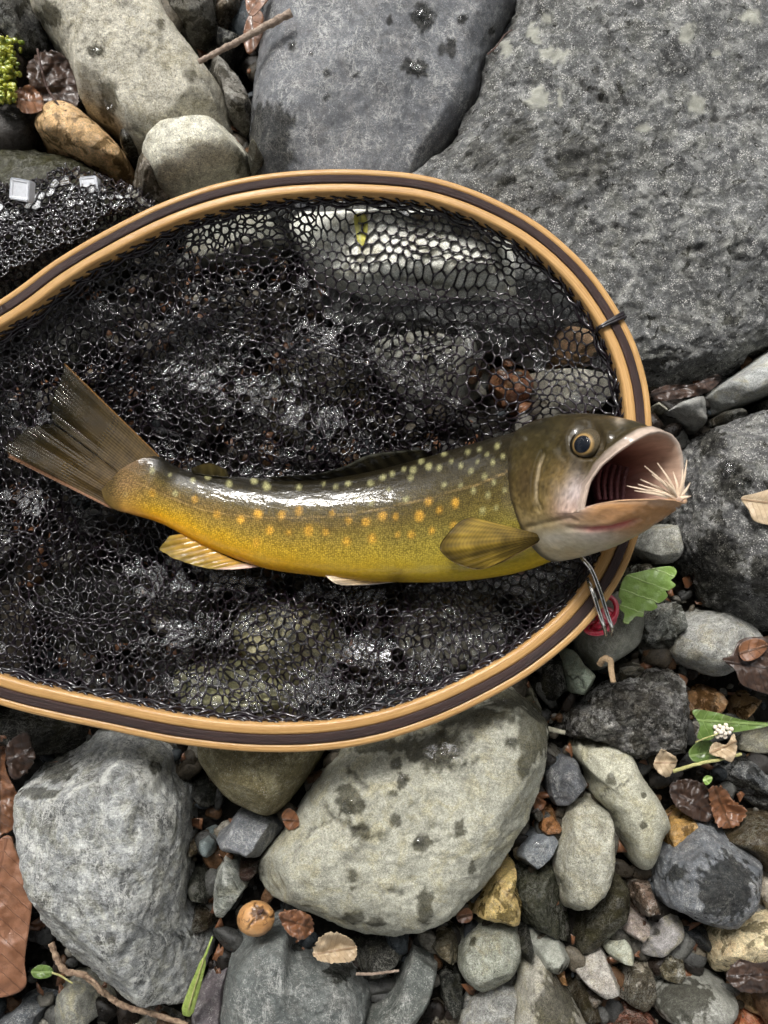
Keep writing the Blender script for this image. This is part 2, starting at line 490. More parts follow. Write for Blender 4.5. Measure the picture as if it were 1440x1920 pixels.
def marks(v, amp_crack=0.0009):
    """stain, crack and lichen amounts for vertices; cracks are also cut into the surface"""
    x, y = proj(v)
    jig = fbm(v * 260, 3); jig2 = fbm(v * 260 + 40, 3)
    wet = np.zeros(len(v)); crack = np.zeros(len(v)); lich = np.zeros(len(v))
    lo, hi = (x.min(), y.min()), (x.max(), y.max())
    for line, hgt, reach in EDGES:
        a = np.array(line)
        if lo[0] < a[:, 0].mean() < hi[0] and lo[1] < a[:, 1].mean() < hi[1] and (hi[0] - lo[0]) > .7 * np.ptp(a[:, 0]) and (hi[1] - lo[1]) > .7 * np.ptp(a[:, 1]) and hi[0] - lo[0] > 120:
            dd, pos = seg_dist(x + jig * 14, y + jig2 * 14, line)
            tent = np.maximum(0, 1 - dd / reach); tent = np.minimum(tent, .93)
            v[:, 2] += hgt * .001 * (tent - .35) * smooth(v[:, 2], v[:, 2].max() * .45, v[:, 2].max() * .8)
    for (cx, cy, rx, ry) in WET:
        if lo[0] - rx < cx < hi[0] + rx and lo[1] - ry < cy < hi[1] + ry:
            r = np.hypot((x - cx) / rx + jig * 0.5, (y - cy) / ry + jig2 * 0.5)
            wet = np.maximum(wet, smooth(r, 1.12, 0.86))
    for (cx, cy, rx, ry) in LICHEN:
        if lo[0] - rx < cx < hi[0] + rx and lo[1] - ry < cy < hi[1] + ry:
            r = np.hypot((x - cx) / rx + jig * 0.8, (y - cy) / ry + jig2 * 0.8)
            lich = np.maximum(lich, 0.75 * smooth(r, 1.2, 0.6))
    for line, w, s in CRACKS:
        a = np.array(line)
        if a[:, 0].max() > lo[0] and a[:, 0].min() < hi[0] and a[:, 1].max() > lo[1] and a[:, 1].min() < hi[1]:
            dd, pos = seg_dist(x + jig * 9, y + jig2 * 9, line)
            k = np.exp(-(dd / w) ** 2) * s * np.minimum(1, 5 * np.minimum(pos, 1 - pos) + 0.15)
            crack = np.maximum(crack, k)
    v[:, 2] -= crack * amp_crack
    return dict(wet=wet, crack=crack, lichen=lich)

STONE_GROUP = 'stones of the stream bank'
ROCKS = []
def rock(label, mat, col, zb, h, pts, level=None, name='stone', ref=0.45, seed=None, crack_depth=0.0009, **kw):
    pts = np.array(pts, float)
    ext = (pts.max(0) - pts.min(0)).max()
    if level is None:
        level = 7 if ext > 300 else 6 if ext > 120 else 5
    seed = seed if seed is not None else 100 + len(ROCKS) * 7
    w = P(pts[:, 0], pts[:, 1], np.full(len(pts), zb + h * ref))[:, :2]
    v, f = shape_rock(w, zb, h, level, seed, **kw)
    fl = marks(v, crack_depth)
    o = mk(name, v, f, M[mat], floats=fl)
    o.color = tuple(lin(col)) + (1.0,)
    tag(o, label, 'stone' if name != 'boulder' else 'boulder', STONE_GROUP)
    ROCKS.append((o, v, f))
    return o
# ------------------------------------------------------------------ ground and stones
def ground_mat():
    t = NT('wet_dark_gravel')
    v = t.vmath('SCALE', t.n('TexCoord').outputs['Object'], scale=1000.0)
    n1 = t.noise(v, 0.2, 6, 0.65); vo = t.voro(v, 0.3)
    c = t.mix(t.rng(n1, 0.35, 0.65), (0.006, 0.005, 0.004), (0.024, 0.02, 0.015))  # dark wet ground, darkened more so gaps between stones look shaded
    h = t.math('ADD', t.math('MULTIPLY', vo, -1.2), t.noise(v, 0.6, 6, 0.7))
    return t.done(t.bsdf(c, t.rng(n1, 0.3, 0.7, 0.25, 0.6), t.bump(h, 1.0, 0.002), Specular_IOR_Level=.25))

g_n = 160
gx = np.sign(np.linspace(-1, 1, g_n)) * (np.abs(np.linspace(-1, 1, g_n)) * 0.42 + np.abs(np.linspace(-1, 1, g_n)) ** 24 * 40)
GX, GY = np.meshgrid(gx, gx, indexing='ij')
gv = np.stack([GX.ravel(), GY.ravel(), np.zeros(g_n * g_n)], 1)
near = smooth(np.hypot(gv[:, 0], gv[:, 1]), 0.6, 0.3)
gv[:, 2] = -0.004 + near * (fbm(gv * 30, 4) * 0.003)
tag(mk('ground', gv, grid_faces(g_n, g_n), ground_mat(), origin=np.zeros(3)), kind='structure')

# --- big boulders at the top
rock('large rough grey boulder with white speckles and lichen behind the net rim', 'boulder', (94, 95, 95), -0.01, 0.052,
     [(985, -60), (1200, -130), (1600, -120), (1640, 300), (1590, 560), (1440, 640), (1400, 672), (1330, 695), (1250, 712), (1180, 704), (1060, 672),
      (940, 650), (800, 640), (660, 620), (590, 540), (600, 460), (700, 380), (830, 290), (885, 200), (905, 130), (950, 60)],
     8, 'boulder', box=0.9, facets=6, cut=0.05, rough=0.6, tilt=(0.05, 0.06), freq=1.7, ridged=1.0, seed=31, crack_depth=0.0016)
rock('smooth blue-grey slate boulder with damp drip spots above the net rim', 'slate', (92, 94, 98), -0.01, 0.053,
     [(505, -120), (760, -140), (1010, -110), (985, 0), (945, 70), (915, 130), (895, 210), (850, 280), (800, 340), (740, 420), (620, 450), (520, 440),
      (476, 380), (466, 300), (468, 220), (478, 130), (494, 40)],
     7, 'boulder', box=0.8, facets=4, cut=0.05, rough=0.35, tilt=(-0.02, 0.04), freq=1.0, ridged=0.4, seed=5)
rock('large pale grey rounded stone beside the slate boulder', 'granite', (188, 183, 167), -0.006, 0.052,
     [(40, -90), (180, -120), (290, -90), (312, 10), (345, 72), (388, 125), (420, 172), (428, 210), (424, 255), (370, 290), (300, 300), (255, 285),
      (225, 245), (185, 220), (155, 205), (142, 155), (118, 110), (86, 60), (58, 15)],
     7, 'boulder', box=0.65, facets=5, cut=0.06, rough=0.5, tilt=(0.0, 0.1), ridged=0.5, seed=12)
rock('dark jagged grey rock wedged behind the wet leaves', 'rough', (92, 92, 90), -0.006, 0.046,
     [(-90, -90), (30, -60), (62, 10), (98, 85), (80, 110), (48, 118), (25, 92), (-10, 60), (-100, 40)], box=0.6, facets=9, cut=0.15)
rock('grey fractured stone next to the twig', 'rough', (112, 110, 102), -0.006, 0.04,
     [(285, -60), (420, -60), (418, 25), (398, 65), (374, 93), (340, 66), (308, 15)], box=0.6, facets=9, cut=0.14, tilt=(-.1, 0))
rock('brown-grey stone with a pale streak at the twig', 'damp', (125, 112, 98), -0.006, 0.03,
     [(415, -40), (462, -40), (456, 28), (430, 52), (405, 62), (400, 30)])
rock('glossy black wet pebble under the twig', 'wet', (52, 54, 58), -0.006, 0.026,
     [(412, 66), (432, 54), (455, 62), (466, 92), (456, 130), (428, 132), (408, 100)], facets=9)
rock('knobbly grey stone between pale rounded stone and slate', 'rough', (138, 134, 126), -0.006, 0.032,
     [(380, 112), (405, 108), (432, 132), (455, 165), (475, 205), (484, 232), (466, 254), (438, 246), (426, 205), (412, 160), (392, 138)], facets=9, cut=0.14, rough=1.5)
rock('orange sandstone cobble with a brown stain', 'ochre', (226, 188, 138), -0.006, 0.036,
     [(66, 250), (80, 214), (115, 203), (150, 212), (190, 242), (225, 274), (246, 308), (240, 334), (195, 328), (130, 300), (86, 284)],
     6, box=0.5, facets=4, cut=0.08, rough=0.5)
rock('pale oval speckled cobble touching the net rim', 'granite', (208, 205, 188), -0.006, 0.046,
     [(268, 300), (292, 268), (330, 246), (378, 235), (424, 243), (456, 265), (469, 292), (458, 322), (420, 344), (360, 368), (300, 375), (278, 345)],
     6, box=0.55, facets=4, cut=0.07, rough=0.5)
rock('brown-grey pitted stone under the pale oval cobble', 'damp', (132, 122, 110), -0.006, 0.037,
     [(244, 322), (272, 300), (300, 322), (350, 360), (330, 395), (280, 400), (252, 352)])
rock('dark olive mossy rock beneath the bunched netting', 'wet', (88, 88, 70), -0.006, 0.034,
     [(-120, 310), (-20, 292), (50, 286), (110, 292), (165, 306), (215, 336), (270, 380), (260, 470), (120, 540), (-120, 560)], 6, facets=5, cut=.08)
rock('small tan stone beside the orange cobble', 'damp', (150, 138, 120), -0.006, 0.024,
     [(10, 258), (32, 228), (66, 208), (84, 222), (70, 250), (36, 272)])
rock('purple-grey flat chip below the small tan stone', 'damp', (112, 100, 102), -0.006, 0.02,
     [(26, 275), (60, 250), (88, 262), (90, 290), (50, 300), (24, 294)])
rock('tiny pale pebble peeping over the net rim', 'granite', (178, 178, 168), -0.006, 0.05,
     [(472, 328), (480, 313), (498, 310), (510, 322), (500, 342), (480, 344)])
rock('small dark stone between the pale boulder and brown leaves', 'wet', (74, 66, 60), -0.006, 0.03,
     [(236, 268), (262, 262), (276, 285), (262, 312), (240, 305)])

# --- right side
rock('pale smooth wedge-shaped stone below the rough boulder', 'sand', (158, 160, 158), -0.006, 0.034,
     [(1328, 748), (1348, 722), (1400, 686), (1455, 645), (1540, 610), (1560, 720), (1440, 745), (1380, 764), (1345, 770)], 6, box=0.6, facets=4, cut=.06, rough=.5)
rock('flat angular grey chip near the trout snout', 'slate', (146, 146, 142), -0.006, 0.026,
     [(1242, 778), (1268, 758), (1300, 747), (1324, 754), (1324, 796), (1308, 808), (1280, 797)], facets=8, cut=.12)
rock('dark rounded boulder with wet hollows below the snout', 'boulder', (88, 88, 88), -0.008, 0.055,
     [(1276, 900), (1296, 842), (1350, 800), (1440, 768), (1560, 750), (1600, 960), (1570, 1170), (1440, 1176), (1380, 1156), (1330, 1122), (1298, 1070), (1272, 1010)],
     7, 'boulder', box=0.7, facets=5, cut=0.07, rough=0.9, ridged=0.9, freq=1.6, seed=77)
rock('grey block of stone in the shadow of the jaw', 'granite', (140, 140, 132), -0.006, 0.036,
     [(1186, 1018), (1222, 985), (1258, 970), (1270, 1010), (1264, 1052), (1226, 1060), (1194, 1048)], facets=7)
rock('dim olive pebble behind the green leaf', 'damp', (104, 100, 86), -0.006, 0.028,
     [(1180, 1062), (1206, 1052), (1236, 1064), (1228, 1090), (1190, 1092)])
rock('smooth grey-green cobble under the serrated green leaf', 'slate', (124, 124, 112), -0.006, 0.036,
     [(1084, 1196), (1098, 1158), (1140, 1118), (1196, 1110), (1204, 1160), (1194, 1208), (1158, 1238), (1114, 1260), (1092, 1238)], 6, box=.5, facets=3, cut=.05, rough=.4)
rock('dark knobbly stone right of the serrated green leaf', 'rough', (100, 102, 96), -0.006, 0.03,
     [(1196, 1196), (1206, 1152), (1234, 1136), (1268, 1126), (1298, 1148), (1290, 1172), (1258, 1192), (1243, 1234), (1210, 1230)], 6, rough=1.6, facets=9, ridged=1)
rock('light grey cobble with a brown leaf lying on its edge', 'granite', (150, 150, 145), -0.006, 0.034,
     [(1244, 1208), (1258, 1174), (1300, 1149), (1348, 1139), (1392, 1155), (1428, 1192), (1424, 1225), (1380, 1255), (1334, 1270), (1282, 1248), (1250, 1232)],
     6, box=.5, facets=5, cut=.08, rough=.7)
rock('small pale green pebble split by a dark crack', 'sand', (150, 160, 142), -0.006, 0.028,
     [(1056, 1232), (1074, 1218), (1088, 1240), (1113, 1266), (1109, 1296), (1090, 1310), (1068, 1300), (1056, 1274)], 6, rough=.5, facets=4)
rock('dark stone between the sandstone slab and cracked pebble', 'wet', (66, 66, 64), -0.006, 0.024,
     [(1004, 1262), (1030, 1226), (1056, 1232), (1062, 1290), (1040, 1314), (1010, 1304)])
rock('black rough block with a pale worn ridge', 'rough', (84, 82, 80), -0.006, 0.042,
     [(1052, 1352), (1072, 1332), (1104, 1322), (1128, 1294), (1182, 1264), (1240, 1251), (1270, 1262), (1286, 1292), (1292, 1340), (1305, 1376), (1298, 1404),
      (1262, 1420), (1205, 1428), (1160, 1410), (1110, 1388), (1060, 1382)], 7, rough=1.4, facets=9, cut=.12, ridged=1.2, seed=91)
rock('small grey-green stone above the black block', 'damp', (120, 116, 104), -0.006, 0.026,
     [(1142, 1262), (1168, 1234), (1206, 1246), (1196, 1276), (1150, 1284)])
rock('long smooth pale stone with hairline cracks', 'sand', (172, 170, 152), -0.006, 0.036,
     [(1077, 1402), (1090, 1380), (1120, 1371), (1152, 1376), (1176, 1400), (1196, 1440), (1226, 1485), (1250, 1524), (1257, 1552), (1242, 1572), (1230, 1612),
      (1212, 1635), (1190, 1625), (1172, 1588), (1152, 1556), (1138, 1520), (1114, 1490), (1104, 1450), (1084, 1426)], 7, box=.5, facets=4, cut=.06, rough=.45, seed=44)
rock('dark angular slate stone beside the long pale stone', 'slate', (82, 84, 88), -0.006, 0.028,
     [(1022, 1462), (1034, 1425), (1048, 1407), (1076, 1420), (1087, 1446), (1101, 1476), (1090, 1502), (1060, 1519), (1034, 1502)], 6, facets=9, cut=.14)
rock('coarse pale mottled stone standing below the long pale stone', 'granite', (164, 162, 146), -0.006, 0.036,
     [(1068, 1512), (1090, 1498), (1130, 1500), (1146, 1520), (1150, 1580), (1146, 1622), (1126, 1672), (1106, 1702), (1085, 1713), (1058, 1700), (1049, 1660), (1040, 1625), (1048, 1578)],
     6, facets=8, cut=.08, rough=.9, ridged=.8)
rock('small blue-grey wet chip beside the mottled stone', 'slate', (104, 109, 114), -0.006, 0.024,
     [(966, 1598), (984, 1570), (1018, 1554), (1050, 1550), (1049, 1577), (1022, 1606), (996, 1628), (978, 1616)], 6, facets=8, cut=.14)
rock('ochre yellow angular stone against the sandstone slab', 'ochre', (196, 172, 112), -0.006, 0.03,
     [(879, 1707), (900, 1672), (920, 1644), (932, 1619), (956, 1614), (968, 1628), (961, 1652), (976, 1682), (978, 1717), (963, 1732), (934, 1722), (900, 1716)], 6, facets=6, cut=.08)
rock('dark green rough stone right of the ochre stone', 'wet', (96, 98, 86), -0.006, 0.025,
     [(966, 1632), (990, 1618), (1030, 1618), (1046, 1658), (1056, 1690), (1077, 1722), (1072, 1768), (1048, 1768), (1018, 1744), (988, 1742), (972, 1700)], 6, rough=1.5, ridged=1)
rock('dark olive-brown stone leaning under the mottled stone', 'wet', (92, 88, 72), -0.006, 0.026,
     [(1146, 1632), (1176, 1634), (1182, 1680), (1172, 1722), (1150, 1757), (1112, 1787), (1088, 1794), (1082, 1770), (1095, 1720), (1118, 1678)], 6, box=.4, facets=6)
rock('small conglomerate pebble with pinkish grains', 'damp', (134, 112, 96), -0.006, 0.024,
     [(1180, 1656), (1205, 1644), (1226, 1664), (1240, 1700), (1232, 1720), (1200, 1717), (1183, 1696)], rough=1.6)
rock('small pinkish-grey pebble below the conglomerate pebble', 'granite', (160, 146, 138), -0.006, 0.024,
     [(1162, 1736), (1175, 1714), (1196, 1711), (1215, 1725), (1217, 1750), (1196, 1759), (1170, 1751)])
rock('grey flat stone with one round dark spot', 'sand', (146, 142, 140), -0.006, 0.023,
     [(1186, 1776), (1200, 1745), (1225, 1740), (1244, 1702), (1263, 1704), (1280, 1735), (1266, 1757), (1236, 1782), (1206, 1799), (1190, 1797)], facets=5)
rock('small pale green-grey pebble next to the spotted flat stone', 'sand', (164, 166, 150), -0.006, 0.025,
     [(1129, 1771), (1150, 1751), (1170, 1754), (1189, 1780), (1185, 1803), (1156, 1803)])
rock('brown-olive rounded pebble above the wet oval stone', 'damp', (118, 110, 88), -0.006, 0.022,
     [(1217, 1791), (1240, 1771), (1270, 1774), (1292, 1800), (1288, 1827), (1265, 1837), (1234, 1827)])
rock('big blue-black stone with a wide damp stain', 'slate', (92, 95, 99), -0.006, 0.042,
     [(1238, 1592), (1254, 1562), (1280, 1545), (1320, 1545), (1370, 1564), (1410, 1594), (1429, 1626), (1421, 1672), (1396, 1717), (1365, 1737), (1320, 1727), (1268, 1707), (1233, 1690), (1229, 1640)],
     7, rough=.8, facets=8, cut=.09, seed=23, ridged=.9)
rock('ochre stone tucked behind the blue-black stone', 'ochre', (176, 138, 78), -0.006, 0.028,
     [(1234, 1590), (1248, 1546), (1288, 1518), (1314, 1536), (1310, 1570), (1262, 1600)])
rock('brown rounded stone right of the blue-black stone', 'wet', (112, 98, 78), -0.006, 0.03,
     [(1345, 1562), (1390, 1534), (1440, 1524), (1520, 1530), (1520, 1650), (1440, 1640), (1396, 1600)], 6, facets=4, rough=.6)
rock('white quartz stone cut by the right edge', 'granite', (206, 194, 176), -0.006, 0.03,
     [(1424, 1660), (1440, 1612), (1500, 1596), (1520, 1720), (1442, 1712)])
rock('yellow and white banded quartz cobble', 'ochre', (214, 198, 160), -0.006, 0.036,
     [(1329, 1772), (1345, 1744), (1390, 1720), (1440, 1711), (1530, 1715), (1530, 1830), (1440, 1822), (1390, 1812), (1350, 1828), (1333, 1802)], 6, facets=5, rough=.7)
rock('glossy dark chip below the blue-black stone', 'wet', (78, 82, 90), -0.006, 0.02,
     [(1276, 1732), (1300, 1722), (1330, 1750), (1332, 1778), (1310, 1782), (1284, 1756)])
rock('smooth wet oval stone with a pale dry end', 'slate', (130, 130, 122), -0.006, 0.032,
     [(1222, 1880), (1240, 1850), (1280, 1834), (1330, 1834), (1372, 1855), (1382, 1882), (1352, 1914), (1300, 1928), (1248, 1918)], 6, box=.45, facets=3, cut=.05, rough=.35)
rock('orange-brown banded stone in the bottom corner', 'ochre', (142, 116, 84), -0.006, 0.026,
     [(1380, 1872), (1426, 1838), (1520, 1838), (1520, 1930), (1440, 1912), (1396, 1894)])
rock('brick red pebble at the bottom edge', 'damp', (142, 84, 62), -0.006, 0.028,
     [(1128, 1922), (1150, 1896), (1186, 1886), (1222, 1905), (1240, 1960), (1130, 1970)], facets=3, rough=.5)
rock('triangular light grey stone above the brick red pebble', 'granite', (160, 154, 146), -0.006, 0.028,
     [(1074, 1813), (1100, 1790), (1125, 1779), (1141, 1795), (1156, 1830), (1169, 1852), (1155, 1868), (1128, 1862), (1098, 1842)], facets=6)
rock('small brown stone under the triangular grey stone', 'damp', (130, 118, 104), -0.006, 0.018,
     [(1096, 1846), (1130, 1858), (1136, 1880), (1110, 1884), (1092, 1866)])
rock('brown-grey stone between triangular and oval stones', 'damp', (124, 116, 102), -0.006, 0.022,
     [(1160, 1842), (1184, 1802), (1216, 1804), (1230, 1840), (1222, 1886), (1184, 1898), (1152, 1876)])
rock('tan-grey leaf-shaped stone with a wet green side', 'sand', (156, 152, 140), -0.006, 0.034,
     [(956, 1910), (968, 1840), (980, 1790), (996, 1779), (1020, 1789), (1036, 1815), (1062, 1852), (1090, 1896), (1110, 1970), (960, 1980)], 6, facets=5, cut=.07, rough=.4)
rock('brown wet stone beside the leaf-shaped stone', 'wet', (98, 88, 70), -0.006, 0.02,
     [(1066, 1846), (1090, 1836), (1120, 1866), (1128, 1910), (1096, 1920), (1078, 1886)])
rock('smooth grey-green pebble above the leaf-shaped stone', 'slate', (138, 140, 130), -0.006, 0.027,
     [(992, 1766), (1004, 1747), (1035, 1747), (1051, 1765), (1067, 1791), (1059, 1810), (1030, 1814), (1000, 1792)], rough=.5)
rock('grey stone covered in pale yellow speckles', 'granite', (140, 142, 128), -0.006, 0.03,
     [(857, 1812), (864, 1770), (884, 1745), (920, 1732), (961, 1734), (981, 1755), (976, 1792), (951, 1827), (905, 1852), (878, 1842)], 6, facets=6, cut=.07, rough=.6)
rock('brown pebble left of the speckled grey stone', 'damp', (122, 112, 90), -0.006, 0.024,
     [(798, 1762), (818, 1741), (846, 1739), (869, 1765), (863, 1802), (840, 1810), (808, 1792)])
rock('salt-and-pepper grey stone at the bottom edge', 'granite', (138, 138, 134), -0.006, 0.03,
     [(858, 1920), (880, 1880), (920, 1850), (955, 1825), (972, 1834), (967, 1876), (955, 1970), (856, 1980)], 6, facets=6, rough=.6)
rock('thin dark sliver between dark slab and speckled stone', 'wet', (70, 72, 70), -0.006, 0.02,
     [(822, 1815), (846, 1806), (866, 1840), (862, 1900), (840, 1910), (826, 1870)])
rock('small brown pebble at the foot of the dark green slab', 'damp', (116, 108, 92), -0.006, 0.02,
     [(796, 1900), (820, 1880), (846, 1890), (852, 1940), (800, 1950)])

# --- bottom left and centre
rock('big dark grey slate block with an orange streak', 'slate', (92, 96, 94), -0.006, 0.042,
     [(427, 1792), (440, 1770), (500, 1737), (538, 1736), (552, 1776), (572, 1790), (602, 1800), (642, 1804), (674, 1830), (694, 1862), (690, 1920), (660, 2000), (430, 2000)],
     7, box=.7, facets=6, cut=.07, rough=.7, seed=61)
rock('dark green slab leaning against the slate block', 'slate', (80, 84, 80), -0.006, 0.034,
     [(676, 1905), (738, 1852), (762, 1800), (788, 1756), (815, 1764), (824, 1800), (812, 1852), (784, 1900), (750, 1990), (660, 1990)], 6, facets=5)
rock('dark stone under the rim of the sandstone slab', 'wet', (78, 78, 76), -0.006, 0.026,
     [(660, 1768), (718, 1752), (760, 1774), (748, 1798), (720, 1824), (690, 1828), (664, 1796)])
rock('purple-grey stone beside the green seed pod', 'slate', (90, 84, 87), -0.006, 0.03,
     [(366, 1880), (384, 1832), (410, 1806), (428, 1816), (434, 1852), (442, 1960), (366, 1970)], facets=7)
rock('small triangular green-grey stone above the nutshell', 'schist', (136, 140, 132), -0.006, 0.032,
     [(405, 1640), (412, 1608), (440, 1621), (460, 1650), (472, 1666), (442, 1692), (420, 1715), (401, 1706), (399, 1670)], facets=6)
rock('blue-grey angular stone below the olive stone', 'slate', (100, 103, 107), -0.006, 0.034,
     [(400, 1577), (430, 1544), (450, 1521), (486, 1517), (521, 1540), (532, 1561), (511, 1577), (486, 1602), (458, 1592)], 6, facets=10, cut=.14)
rock('round olive stone half under the net rim', 'sand', (104, 96, 68), -0.006, 0.044,
     [(362, 1396), (380, 1440), (420, 1490), (460, 1516), (505, 1532), (541, 1507), (571, 1470), (602, 1420), (612, 1370), (520, 1330), (400, 1340)],
     6, box=.5, facets=2, cut=.05, rough=.3)
rock('large pale sandstone slab with dark drip stains', 'sand', (158, 157, 143), -0.008, 0.05,
     [(478, 1642), (488, 1610), (530, 1565), (568, 1508), (588, 1472), (630, 1416), (690, 1352), (800, 1300), (900, 1264), (980, 1262), (1008, 1290), (1031, 1350), (1032, 1402),
      (1021, 1462), (986, 1532), (940, 1612), (880, 1682), (832, 1732), (790, 1752), (730, 1754), (660, 1742), (598, 1717), (530, 1692), (486, 1672)],
     7, 'boulder', box=0.72, facets=7, cut=0.07, rough=0.55, ridged=.8, seed=150, tilt=(0.03, -.02), crack_depth=.0014)
rock('large grey boulder streaked with white veins', 'schist', (150, 152, 151), -0.008, 0.054,
     [(40, 1502), (50, 1458), (80, 1418), (120, 1394), (180, 1380), (262, 1386), (312, 1410), (322, 1452), (346, 1502), (351, 1560), (346, 1640), (344, 1700), (362, 1742), (390, 1762),
      (388, 1802), (362, 1852), (348, 1896), (306, 1898), (250, 1872), (188, 1832), (130, 1787), (88, 1732), (64, 1652), (46, 1590)],
     7, 'boulder', box=0.75, facets=9, cut=0.1, rough=0.75, ridged=.8, freq=1.0, seed=202)
rock('grey blocky stone below the broken twig', 'sand', (122, 122, 114), -0.006, 0.026,
     [(99, 1892), (110, 1850), (130, 1834), (160, 1840), (196, 1870), (204, 1902), (150, 1916), (104, 1914)], facets=7)
rock('dark blue-grey stone in the lower corner', 'slate', (84, 88, 92), -0.006, 0.024,
     [(-30, 1930), (18, 1890), (60, 1868), (92, 1874), (100, 1890), (72, 1922), (20, 1960), (-30, 1970)])
rock('dark stone in shadow under the rim beside the veined boulder', 'wet', (72, 72, 70), -0.006, 0.03,
     [(-100, 1310), (60, 1320), (190, 1350), (180, 1388), (90, 1418), (30, 1402), (-100, 1420)], 6)
rock('grey sliver of stone under the broken twig', 'granite', (120, 118, 110), -0.006, 0.022,
     [(225, 1925), (260, 1900), (320, 1905), (345, 1940), (300, 1970), (235, 1970)])
SMALLS = [('dark pebble right of the veined boulder', 'wet', (76, 78, 72), [(346, 1640), (372, 1626), (400, 1648), (394, 1690), (366, 1700), (348, 1680)]),
          ('brown round pebble beside the blue-grey angular stone', 'damp', (122, 108, 82), [(352, 1572), (368, 1562), (382, 1572), (384, 1590), (368, 1602), (352, 1594)]),
          ('small teal-grey chip beside the brown round pebble', 'slate', (96, 106, 106), [(380, 1560), (400, 1556), (410, 1580), (398, 1606), (382, 1592)]),
          ('dark wet pebble under the round olive stone', 'wet', (70, 72, 70), [(350, 1470), (384, 1460), (424, 1476), (418, 1502), (380, 1510), (354, 1496)]),
          ('dark maroon pebble beside the small triangular stone', 'wet', (88, 70, 66), [(446, 1608), (478, 1602), (490, 1624), (476, 1646), (456, 1640)]),
          ('dark brown pebble above the nutshell', 'wet', (80, 70, 58), [(356, 1706), (388, 1690), (412, 1714), (404, 1740), (370, 1742)]),
          ('small rusty pebble beside the dark angular slate stone', 'ochre', (140, 96, 58), [(1006, 1530), (1030, 1508), (1056, 1530), (1052, 1558), (1020, 1566), (1000, 1550)]),
          ('small grey-brown pebble above the rusty pebble', 'damp', (108, 104, 100), [(990, 1515), (1002, 1502), (1016, 1512), (1012, 1530), (996, 1534)]),
          ('rust-coloured stone below the brown oak leaf', 'ochre', (134, 100, 64), [(1290, 1300), (1318, 1282), (1352, 1300), (1370, 1340), (1330, 1356), (1296, 1340)]),
          ('tan ochre stone below the dark leaf', 'ochre', (142, 112, 74), [(1380, 1312), (1410, 1296), (1424, 1318), (1410, 1346), (1384, 1350)]),
          ('dark rough stone at the right edge below the flower cluster', 'rough', (74, 76, 78), [(1350, 1440), (1380, 1416), (1420, 1420), (1470, 1450), (1480, 1530), (1440, 1528), (1396, 1496), (1360, 1470)]),
          ('grey smooth stone right of the pale flower cluster', 'sand', (118, 116, 104), [(1378, 1382), (1420, 1362), (1480, 1356), (1480, 1400), (1420, 1412), (1384, 1404)]),
          ('grey stone in the dark gap beside the snout', 'damp', (104, 104, 100), [(1336, 792), (1360, 768), (1394, 766), (1396, 790), (1360, 806)]),
          ('small dark stone under the pale wedge stone', 'wet', (80, 82, 82), [(1400, 770), (1440, 748), (1480, 750), (1480, 780), (1420, 784)]),
          ('light stone chip above the flat grey chip', 'granite', (140, 138, 124), [(1222, 764), (1236, 754), (1252, 760), (1246, 774), (1228, 778)]),
          ('reddish stone at the lower right corner', 'ochre', (152, 84, 54), [(1360, 1915), (1384, 1896), (1424, 1904), (1450, 1940), (1380, 1960)]),
          ('orange chip beside the smooth grey-green pebble', 'ochre', (190, 142, 96), [(1036, 1818), (1048, 1812), (1060, 1818), (1054, 1834), (1042, 1834)]),
          ('dark pebble under the speckled grey stone', 'wet', (72, 72, 68), [(968, 1752), (990, 1740), (996, 1770), (984, 1800), (968, 1790)])]
for lb, mt, cl, pt in SMALLS:
    rock(lb, mt, cl, -0.006, random.uniform(0.02, 0.027), pt, facets=9, cut=.17)

